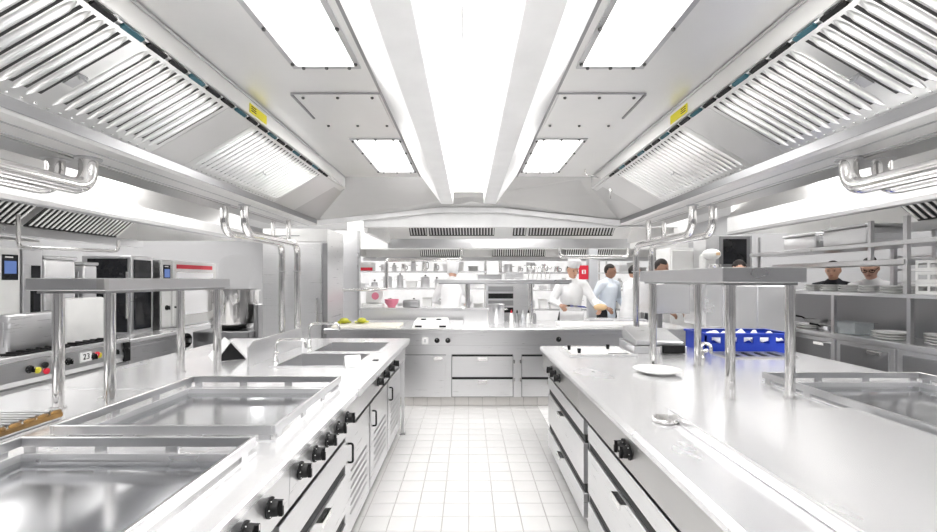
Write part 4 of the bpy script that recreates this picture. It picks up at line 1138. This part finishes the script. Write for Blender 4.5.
def clutter(x0, x1, y, z, where, group, hmax=.2):
    x = x0+.06; 
    while x < x1-.2:
        kind = rr.choice(['pot', 'tub', 'box', 'stack', 'jug'])
        w = rr.uniform(.14, .24); h = rr.uniform(.08, hmax)
        cx = x+w/2
        if kind == 'pot': pot(f'small steel pot on the {where}', cx, y, z, w/2-.03, h, f'pots on the {group}', lid=rr.random() < .5)
        elif kind == 'tub':
            t = thing('food_tub', f'white plastic food tub on the {where}', 'container', (cx, y, z), 0, f'tubs on the {group}')
            MB().hexa([(cx-w*.38, y-.1, z), (cx+w*.38, y-.1, z), (cx+w*.38, y+.1, z), (cx-w*.38, y+.1, z), (cx-w*.46, y-.12, z+h), (cx+w*.46, y-.12, z+h), (cx+w*.46, y+.12, z+h), (cx-w*.46, y+.12, z+h)]).build('body', PLASTICW, t, bev=.006)
            MB().box(cx-w*.48, cx+w*.48, y-.125, y+.125, z+h, z+h+.014).build('lid', rr.choice([PLASTICW, GREYP, PLASTICW, BLACK]), t, bev=.003)
        elif kind == 'box': tray(f'deep steel tray on the {where}', cx-w*.42, cx+w*.42, y-.13, y+.13, z, h*.7, STEEL, f'trays on the {group}')
        elif kind == 'stack':
            plates(f'white plate in a stack, {where}', cx, y, z, w*.46, 4, f'plates on the {group}')
        else:
            t = thing('jug', f'tall steel jug on the {where}', 'jug', (cx, y, z), 0, f'jugs on the {group}')
            MB().lathe([(0, 0), (w*.26, 0), (w*.28, .01), (w*.22, h), (w*.25, h+.03), (w*.2, h)], (cx, y, z), 16).build('body', CHROME, t, smooth=True)
            MB().sweep(rounded([(cx+w*.24, y, z+h*.9), (cx+w*.42, y, z+h*.9), (cx+w*.42, y, z+h*.3), (cx+w*.26, y, z+h*.2)], .02, 3), .007, 8).build('handle', BLACK, t, smooth=True)
        x += w+rr.uniform(.02, .08)
for R, nm in ((R1, 'wide rear rack'), (R2, 'narrow rear rack'), (R3, 'rear rack by the pillar')):
    lv = (.88, 1.28, 1.60) if R is R1 else (.88, 1.25, 1.58)
    for i, z in enumerate(lv):
        nmz = ['low shelf', 'middle shelf', 'top shelf'][i]
        clutter(R[0]+(.4 if R is R1 and i == 2 else 0), R[1], 8.6, z+.0305, f'{nmz} of the {nm}', f'{nmz}, {nm}', .22 if i < 2 else .2)
# items on the slim gantry shelf over the cross station
tray('shallow steel tray on the slim gantry shelf', .12, .42, 5.62, 5.86, 1.4655, .06, STEEL_D)
for k in range(3):
    tray('steel insert pan stacked on the slim gantry shelf', .48, .70, 5.62, 5.86, 1.4655+.03*k, .022, STEEL, 'stacked insert pans on the slim gantry shelf')
for k in range(6):
    x = .78+.055*k
    t = thing('utensil', 'steel ladle standing upright in the caddy of the slim gantry shelf', 'ladle', (x, 5.74, 1.4655), 0, 'ladles on the slim gantry shelf')
    MB().cyl((x, 5.74, 1.4655), (x+.01, 5.74, 1.60), .005, 6).build('stem', CHROME, t, smooth=True)
    MB().ball((x+.012, 5.74, 1.62), (.022, .016, .026), 8).build('cup', CHROME, t, smooth=True)
# dark oven column and black trays seen under that shelf
t = thing('salamander_grill', 'dark fronted grill oven behind the stock pot', 'oven', (.62, 7.0, 0))
MB().box(.28, .96, 6.9, 7.4, .88, 1.40).build('housing', STEEL, t, bev=.005)
for k in range(4): MB().box(.31, .70, 6.885, 6.90, .95+.11*k, 1.03+.11*k).build('dark_slot', STEEL_D if k % 2 else BLACK, t)
MB().box(.28, .96, 6.9, 7.4, .0, .88).build('stand', STEEL, t)
# low white counter where the cooks stand behind
t = thing('rear_counter', 'low pale counter in front of the white backed cook', 'counter', (-.8, 6.62, 0))
MB().box(-1.60, .05, 6.50, 6.78, .0, 1.02).build('body', STEEL_TOP, t, bev=.004)
MB().box(-1.62, .07, 6.48, 6.80, 1.02, 1.05).build('top', STEEL_TOP, t, bev=.004)
# slicer with pink guard, pink bowls
t = thing('slicer', 'white meat slicer with pink round blade guard on the rear counter', 'slicer', (-1.42, 6.64, 1.0505))
MB().box(-1.58, -1.28, 6.56, 6.74, 1.0505, 1.10).build('base', PLASTICW, t, bev=.01)
MB().box(-1.56, -1.34, 6.66, 6.74, 1.10, 1.36).build('housing', PLASTICW, t, bev=.02, seg=2)
d = MB().lathe([(0, .0), (.105, .0), (.12, .012), (.12, .03), (0, .03)], (0, 0, 0), 24).build('blade_guard', PLASTICW, t, smooth=True, local=True)
d.location = Vector((-1.40, 6.645, 1.24)) - WPOS[t.name]; d.rotation_euler = (math.pi/2, 0, 0)
d2 = MB().lathe([(0, 0), (.045, 0), (.055, .012), (0, .012)], (0, 0, 0), 20).build('blade_hub', PINK, t, smooth=True, local=True)
d2.location = Vector((-1.40, 6.614, 1.22)) - WPOS[t.name]; d2.rotation_euler = (math.pi/2, 0, 0)
t = thing('pink_bowl', 'pink plastic bowl beside the meat slicer', 'bowl', (-1.16, 6.64, 1.0505))
MB().lathe([(0, 0), (.05, 0), (.10, .07), (.11, .12), (.103, .12), (.09, .07), (0, .015)], (-1.16, 6.64, 1.0505), 20).build('body', PINK, t, smooth=True)
t = thing('red_folder', 'red and white box on top of the wide storage rack', 'box', (-2.0, 8.55, 1.6305))
MB().box(-2.12, -1.85, 8.45, 8.75, 1.6305, 1.80).build('body', PLASTICW, t, bev=.004); MB().box(-2.125, -1.845, 8.44, 8.46, 1.64, 1.70).build('red_band', REDP, t)
machine('blender_base', 'grey steel scale on the rear counter', -.98, -.74, 6.54, 6.74, 1.0505, 1.16, STEEL_D, lid=False)
# grey pillar with red notice
t = thing('pillar', 'slim grey pillar with a red notice behind the chef in the tall hat', 'pillar', (2.22, 7.9, 0))
MB().box(2.14, 2.30, 7.82, 7.98, 0, 2.95).build('shaft', GREYP, t, bev=.006)
n = MB().box(1.97, 2.135, 7.84, 7.86, 1.47, 1.72).build('red_notice', REDP, t)
MB().box(2.02, 2.09, 7.836, 7.842, 1.57, 1.64).build('white_symbol', CARD, n)
MB().box(2.045, 2.065, 7.832, 7.838, 1.58, 1.63).build('symbol_bar', REDP, n)
# dark ovens behind the two cooks
machine('dark_oven', 'dark steel stove beyond the two cooks by the pillar', 2.86, 3.40, 7.78, 8.2, .0, 1.02, STEEL_D, cat='stove')
for k in range(3): pot('dark pot on the stove beyond the two cooks', 2.95+.18*k, 7.95, 1.0505, .045, .12, 'dark pots on the far stove', STEEL_D)

# ------------------------------------------------------------------ people
def blob(mb, path, rad, n=14, sq=1.0, up=None):
    # swept limb with rounded ends
    P = [Vector(p) for p in path]
    a = (P[0]-P[1]).normalized(); b = (P[-1]-P[-2]).normalized()
    r0, r1 = rad[0], rad[-1]
    pts = [P[0]+a*r0*.9, P[0]+a*r0*.6] + P + [P[-1]+b*r1*.6, P[-1]+b*r1*.9]
    rs = [r0*.42, r0*.78] + list(rad) + [r1*.78, r1*.42]
    mb.sweep(pts, rs, n, 0, sq, True, up)
def fuse(mb, name, m, parent, voxel):
    o = mb.build(name, m, parent, local=True)
    md = o.modifiers.new('fuse', 'REMESH'); md.mode = 'VOXEL'; md.voxel_size = voxel; md.use_smooth_shade = True
    ms = o.modifiers.new('soft', 'SMOOTH'); ms.iterations = 4; ms.factor = .5
    dg = bpy.context.evaluated_depsgraph_get()
    me = bpy.data.meshes.new_from_object(o.evaluated_get(dg), depsgraph=dg)
    o.modifiers.clear(); o.data = me
    me.polygons.foreach_set('use_smooth', [True]*len(me.polygons))
    return o
def lerp(a, b, t): return Vector(a)*(1-t)+Vector(b)*t
def hand(mb, wrist, dirv, palm_n, curl=.5, sc=1.0, thumb_side=1):
    """palm and five fingers; dirv along the fingers, palm_n out of the palm"""
    d = Vector(dirv).normalized(); n = (Vector(palm_n)-d*Vector(palm_n).dot(d)).normalized(); s = d.cross(n)*thumb_side
    w = Vector(wrist)
    blob(mb, [w, w+d*.035, w+d*.075], [.024*sc, .034*sc, .036*sc], 10, .55, n.cross(d))
    for k, (off, ln, r) in enumerate(((.028, .068, .0095), (.010, .078, .010), (-.009, .072, .0095), (-.027, .056, .0085))):
        p = w+d*.082+s*off; a = 0; pts = [p-d*.02, p]; seg = ln/3
        for q in range(3):
            a += curl*.6; p = p+(d*math.cos(a)+n*math.sin(a))*seg; pts.append(p)
        blob(mb, pts, [r, r, r*.95, r*.9, r*.8], 8)
    p = w+d*.028+s*.026
    blob(mb, [p, p+(s*.7+d*.6+n*.3)*.032, p+(s*.75+d*1.3+n*.6)*.045], [.013, .0115, .010], 8)
def person(label, x, y, rz, sk, jacket, trousers, hair='short', hat=None, apron=None, lean=0.0, arms=((.30, -.18, 1.02), (-.30, -.18, 1.02)), look=(0, -.3, -.25), h=1.0, glasses=False, group=None, curl=.6):
    """figure facing local -Y. lean: forward shift of the shoulders; arms: wrist targets (left, right) in local coords"""
    t = thing('person', label, 'person', (x, y, 0), rz, group)
    t.scale = (h, h, h)
    PEL = Vector((0, .02, .93)); CH = Vector((0, .0-lean*.7, 1.24)); SH = Vector((0, .0-lean, 1.42)); NK = Vector((0, -.01-lean*1.05, 1.49))
    HD = Vector((0, -.035-lean*1.2, 1.615))
    body = MB(); jk = MB(); tr = MB()
    # torso
    blob(body, [PEL, lerp(PEL, CH, .5), CH, SH], [.13, .125, .14, .10], 16, .72, (1, 0, 0))
    blob(jk, [PEL-Vector((0, 0, .10)), PEL, lerp(PEL, CH, .5), CH, lerp(CH, SH, .6), SH+Vector((0, 0, .005))], [.178, .17, .162, .178, .172, .105], 18, .74, (1, 0, 0))
    blob(body, [SH, NK, HD-Vector((0, 0, .05))], [.062, .054, .052], 12)
    # collar
    blob(jk, [SH+Vector((0, .0, .01)), NK-Vector((0, -.006, .015))], [.080, .066], 14)
    # legs
    for sg in (-1, 1):
        hip = PEL+Vector((sg*.09, 0, -.02)); kn = Vector((sg*.10, -.02, .49)); an = Vector((sg*.11, .02, .09))
        blob(body, [hip, kn, an], [.085, .055, .038], 12)
        blob(body, [an+Vector((0, .02, -.04)), an+Vector((0, -.10, -.055)), an+Vector((0, -.17, -.062))], [.034, .034, .026], 10)
        blob(tr, [PEL+Vector((sg*.07, 0, .02)), hip-Vector((0, 0, .08)), kn, an+Vector((0, 0, -.01))], [.105, .112, .080, .072], 14)
        # shoulder, elbow, wrist
        shl = SH+Vector((sg*.185, 0, -.035))
        wr = Vector(arms[0] if sg > 0 else arms[1])
        L1, L2 = .29, .265
        dv = wr-shl; D = min(dv.length, L1+L2-.005); dv.normalize(); wr = shl+dv*D
        a = (L1*L1-L2*L2+D*D)/(2*D); hh = math.sqrt(max(0, L1*L1-a*a))
        out = Vector((sg*.55, .55, -.65)); out = (out-dv*out.dot(dv)).normalized()
        el = shl+dv*a+out*hh
        blob(body, [shl, el, wr], [.050, .040, .026], 12)
        blob(jk, [SH+Vector((sg*.10, 0, -.03)), shl, lerp(shl, el, .5), el, lerp(el, wr, .6), lerp(el, wr, .9)], [.085, .076, .066, .058, .050, .046], 14)
        fd = (wr-el).normalized(); pn = Vector((-sg*.5, .1, -.8))
        hand(body, wr, (fd+Vector((0, -.2, -.25))).normalized(), pn, curl, 1.0, -sg)
    # head
    mh = MB()
    mh.ball((0, 0, .0), (.076, .096, .118), 20)
    mh.ball((0, -.028, -.055), (.056, .066, .062), 14)            # jaw
    mh.ball((0, -.094, -.016), (.014, .020, .024), 8)             # nose
    mh.ball((0, -.082, .012), (.012, .014, .030), 8)
    for sg in (-1, 1):
        mh.ball((sg*.080, .008, -.008), (.010, .022, .034), 8)    # ears
        mh.ball((sg*.034, -.074, .030), (.024, .018, .010), 8)    # brow
    pitch = math.atan2(-look[2], 1.0); yaw = math.atan2(look[0], .6)
    M = Matrix.Translation(HD) @ Matrix.Rotation(yaw, 4, 'Z') @ Matrix.Rotation(pitch, 4, 'X')
    mh.v = [M @ v for v in mh.v]
    body.add(mh.v, mh.f)
    b = fuse(body, 'body', sk, t, .008)
    fuse(jk, 'jacket', jacket, b, .013)
    fuse(tr, 'trousers', trousers, b, .014)
    def on_head(mb, name, m):
        mb.v = [M @ v for v in mb.v]
        return mb.build(name, m, b, smooth=True, local=True)
    e = MB()
    for sg in (-1, 1): e.ball((sg*.032, -.083, .008), (.012, .008, .007), 8)
    on_head(e, 'eyes', HAIR)
    on_head(MB().ball((0, -.094, -.056), (.022, .008, .006), 8), 'mouth', LIPS)
    if hair:
        hb = MB(); n = 16
        hb.ball((0, .012, .022), (.083, .098, .106), n)
        # keep only the part above the brow or behind the ears
        keepf = []
        for f in hb.f:
            c = sum((hb.v[i] for i in f), Vector())/len(f)
            if c.z > .055 or c.y > (.010 if c.z > -.06 else .02): keepf.append(f)
        if hair == 'short': keepf = [f for f in keepf if (sum((hb.v[i] for i in f), Vector())/len(f)).z > -.06]
        hb.f = keepf; hb.mi = [0]*len(keepf)
        o = on_head(hb, 'hair', HAIR)
        md = o.modifiers.new('thick', 'SOLIDIFY'); md.thickness = .012
        if hair == 'bun': on_head(MB().ball((0, .11, .05), (.05, .045, .05), 10), 'bun', HAIR)
    if hat == 'hood': on_head(MB().lathe([(.070, -.075), (.090, -.05), (.094, .05), (.095, .115), (.098, .150), (.090, .165), (.05, .172), (0, .174)], (0, .018, 0), 24), 'hat', CLOTHW)
    if hat == 'cap':
        on_head(MB().lathe([(.086, .045), (.090, .05), (.094, .115), (.098, .150), (.090, .165), (.05, .172), (0, .174)], (0, .004, 0), 24), 'hat', CLOTHW)
    if glasses:
        g = MB()
        for sg in (-1, 1):
            g.sweep([(sg*.034+.024*math.cos(a*.5236), -.100, .008+.018*math.sin(a*.5236)) for a in range(13)], .0028, 6)
            g.cyl((sg*.058, -.098, .012), (sg*.080, .0, .014), .0025, 6)
        g.cyl((-.010, -.101, .010), (.010, -.101, .010), .0025, 6)
        on_head(g, 'glasses', BLACK)
    if apron:
        ap = MB(); n = 14
        for i in range(9):
            z = 1.0-.62*i/8
            for j in range(n+1):
                a = -math.pi*(.12+.76*j/n)
                r = .195+.02*i/8
                ap.v.append(Vector((math.cos(a)*r, math.sin(a)*r*.85+.0, z)))
        for i in range(8):
            for j in range(n):
                q = i*(n+1)+j; ap.f.append([q, q+1, q+n+2, q+n+1]); ap.mi.append(0)
        o = ap.build('apron', apron, b, smooth=True, local=True)
        md = o.modifiers.new('thick', 'SOLIDIFY'); md.thickness = .006
    # shoes
    for sg in (-1, 1):
        MB().hexa([(sg*.11-.05, -.20, 0), (sg*.11+.05, -.20, 0), (sg*.11+.045, .09, 0), (sg*.11-.045, .09, 0), (sg*.11-.042, -.17, .06), (sg*.11+.042, -.17, .06), (sg*.11+.040, .08, .10), (sg*.11-.040, .08, .10)]).build('shoe', BLACK, b, bev=.015, seg=2, smooth=True, local=True)
    return t
# chef facing the camera behind the cross station, cutting on a board
person('chef in white jacket and tall white hat looking down at his hands', 1.56, 6.72, .05, SKIN1, CLOTHW, CLOTHD, 'short', 'cap', CLOTHW, lean=.07,
       arms=((.28, -.42, 1.06), (-.26, -.40, 1.10)), look=(.12, -.3, -.38), curl=.9)
t = thing('chef_knife', 'long knife in the hand of the chef in the tall hat', 'knife', (1.55, 6.28, 1.09))
MB().hexa([(1.33, 6.27, 1.085), (1.45, 6.27, 1.08), (1.45, 6.29, 1.08), (1.33, 6.29, 1.085), (1.33, 6.27, 1.105), (1.45, 6.27, 1.105), (1.45, 6.29, 1.105), (1.33, 6.29, 1.105)]).build('handle', BLACK, t, bev=.004)
MB().hexa([(1.45, 6.278, 1.075), (1.70, 6.278, 1.060), (1.70, 6.282, 1.060), (1.45, 6.282, 1.075), (1.45, 6.278, 1.108), (1.66, 6.278, 1.085), (1.66, 6.282, 1.085), (1.45, 6.282, 1.108)]).build('blade', CHROME, t)
t = thing('bread_loaf', 'pale loaf held by the chef in the tall hat', 'bread', (1.86, 6.25, 1.02))
MB().ball((1.87, 6.24, 1.075), (.10, .06, .05), 14).build('crust', WOOD, t, smooth=True)
# cook with back to the camera
person('cook in white seen from behind at the rear counter', -.30, 7.15, math.pi-.2, SKIN2, CLOTHW, CLOTHD, None, 'hood', CLOTHW, lean=.14, arms=((.22, -.40, 1.05), (-.22, -.40, 1.05)), look=(0, -.3, -.4))
# two cooks near the pillar
person('cook in pale blue shirt and black trousers beside the grey pillar', 2.42, 7.65, .5, SKIN3, CLOTHB, CLOTHD, 'short', None, None, lean=.02, arms=((.26, -.15, .98), (-.24, -.2, 1.0)), look=(.3, -.3, -.1))
person('cook in white jacket and apron reaching toward the dark stove', 2.66, 7.28, math.pi*.55, SKIN1, CLOTHW, CLOTHW, 'short', None, CLOTHW, lean=.05, arms=((.20, -.48, 1.20), (-.20, -.40, 1.12)), look=(0, -.3, -.2), h=.985)
# people at the pass
person('person in dark jacket with white collar standing behind the serving pass', 4.87, 5.85, -.9, SKIN1, CLOTHD, CLOTHD, 'short', None, None, lean=.05, arms=((.25, -.3, 1.05), (-.25, -.3, 1.05)), look=(0, -.3, -.25), h=.985)
person('person with dark hair and glasses in white leaning over the serving pass', 4.87, 5.22, -1.15, SKIN2, CLOTHW, CLOTHD, 'bun', None, None, lean=.14, arms=((.25, -.32, 1.02), (-.25, -.32, 1.02)), look=(.15, -.3, -.5), h=.99, glasses=True)
person('dark haired person in white behind the dish machine', 3.45, 5.60, -.6, SKIN2, CLOTHW, CLOTHD, 'short', None, None, lean=.06, arms=((.25, -.25, 1.0), (-.25, -.25, 1.0)), look=(.1, -.3, -.3), h=.985)
person('dark haired person in white by the polished down pipes of the plate island', 2.78, 6.55, .9, SKIN3, CLOTHW, CLOTHD, 'short', None, None, lean=.04, arms=((.25, -.25, 1.0), (-.25, -.25, 1.0)), look=(0, -.3, -.3), h=1.02)


# ------------------------------------------------------------------ steam over the kettle
sm = bpy.data.materials.new('steam'); sm.use_nodes = True
nt = sm.node_tree; nt.nodes.remove(nt.nodes['Principled BSDF'])
pv = nt.nodes.new('ShaderNodeVolumeScatter'); pv.inputs['Color'].default_value = (1, 1, 1, 1); pv.inputs['Density'].default_value = .6
nt.links.new(pv.outputs[0], nt.nodes['Material Output'].inputs['Volume'])
mb = MB()
for (x, y, z, r) in ((-3.05, 5.72, 1.42, .20), (-2.95, 5.70, 1.60, .17), (-3.12, 5.74, 1.62, .14)):
    mb.ball((x, y, z), (r, r, r*1.2), 16)
o = mb.build('steam', sm, smooth=True)
md = o.modifiers.new('fuse', 'REMESH'); md.mode = 'VOXEL'; md.voxel_size = .03
tag(o, 'pale steam rising from the polished tilting kettle', 'steam', kind='stuff')
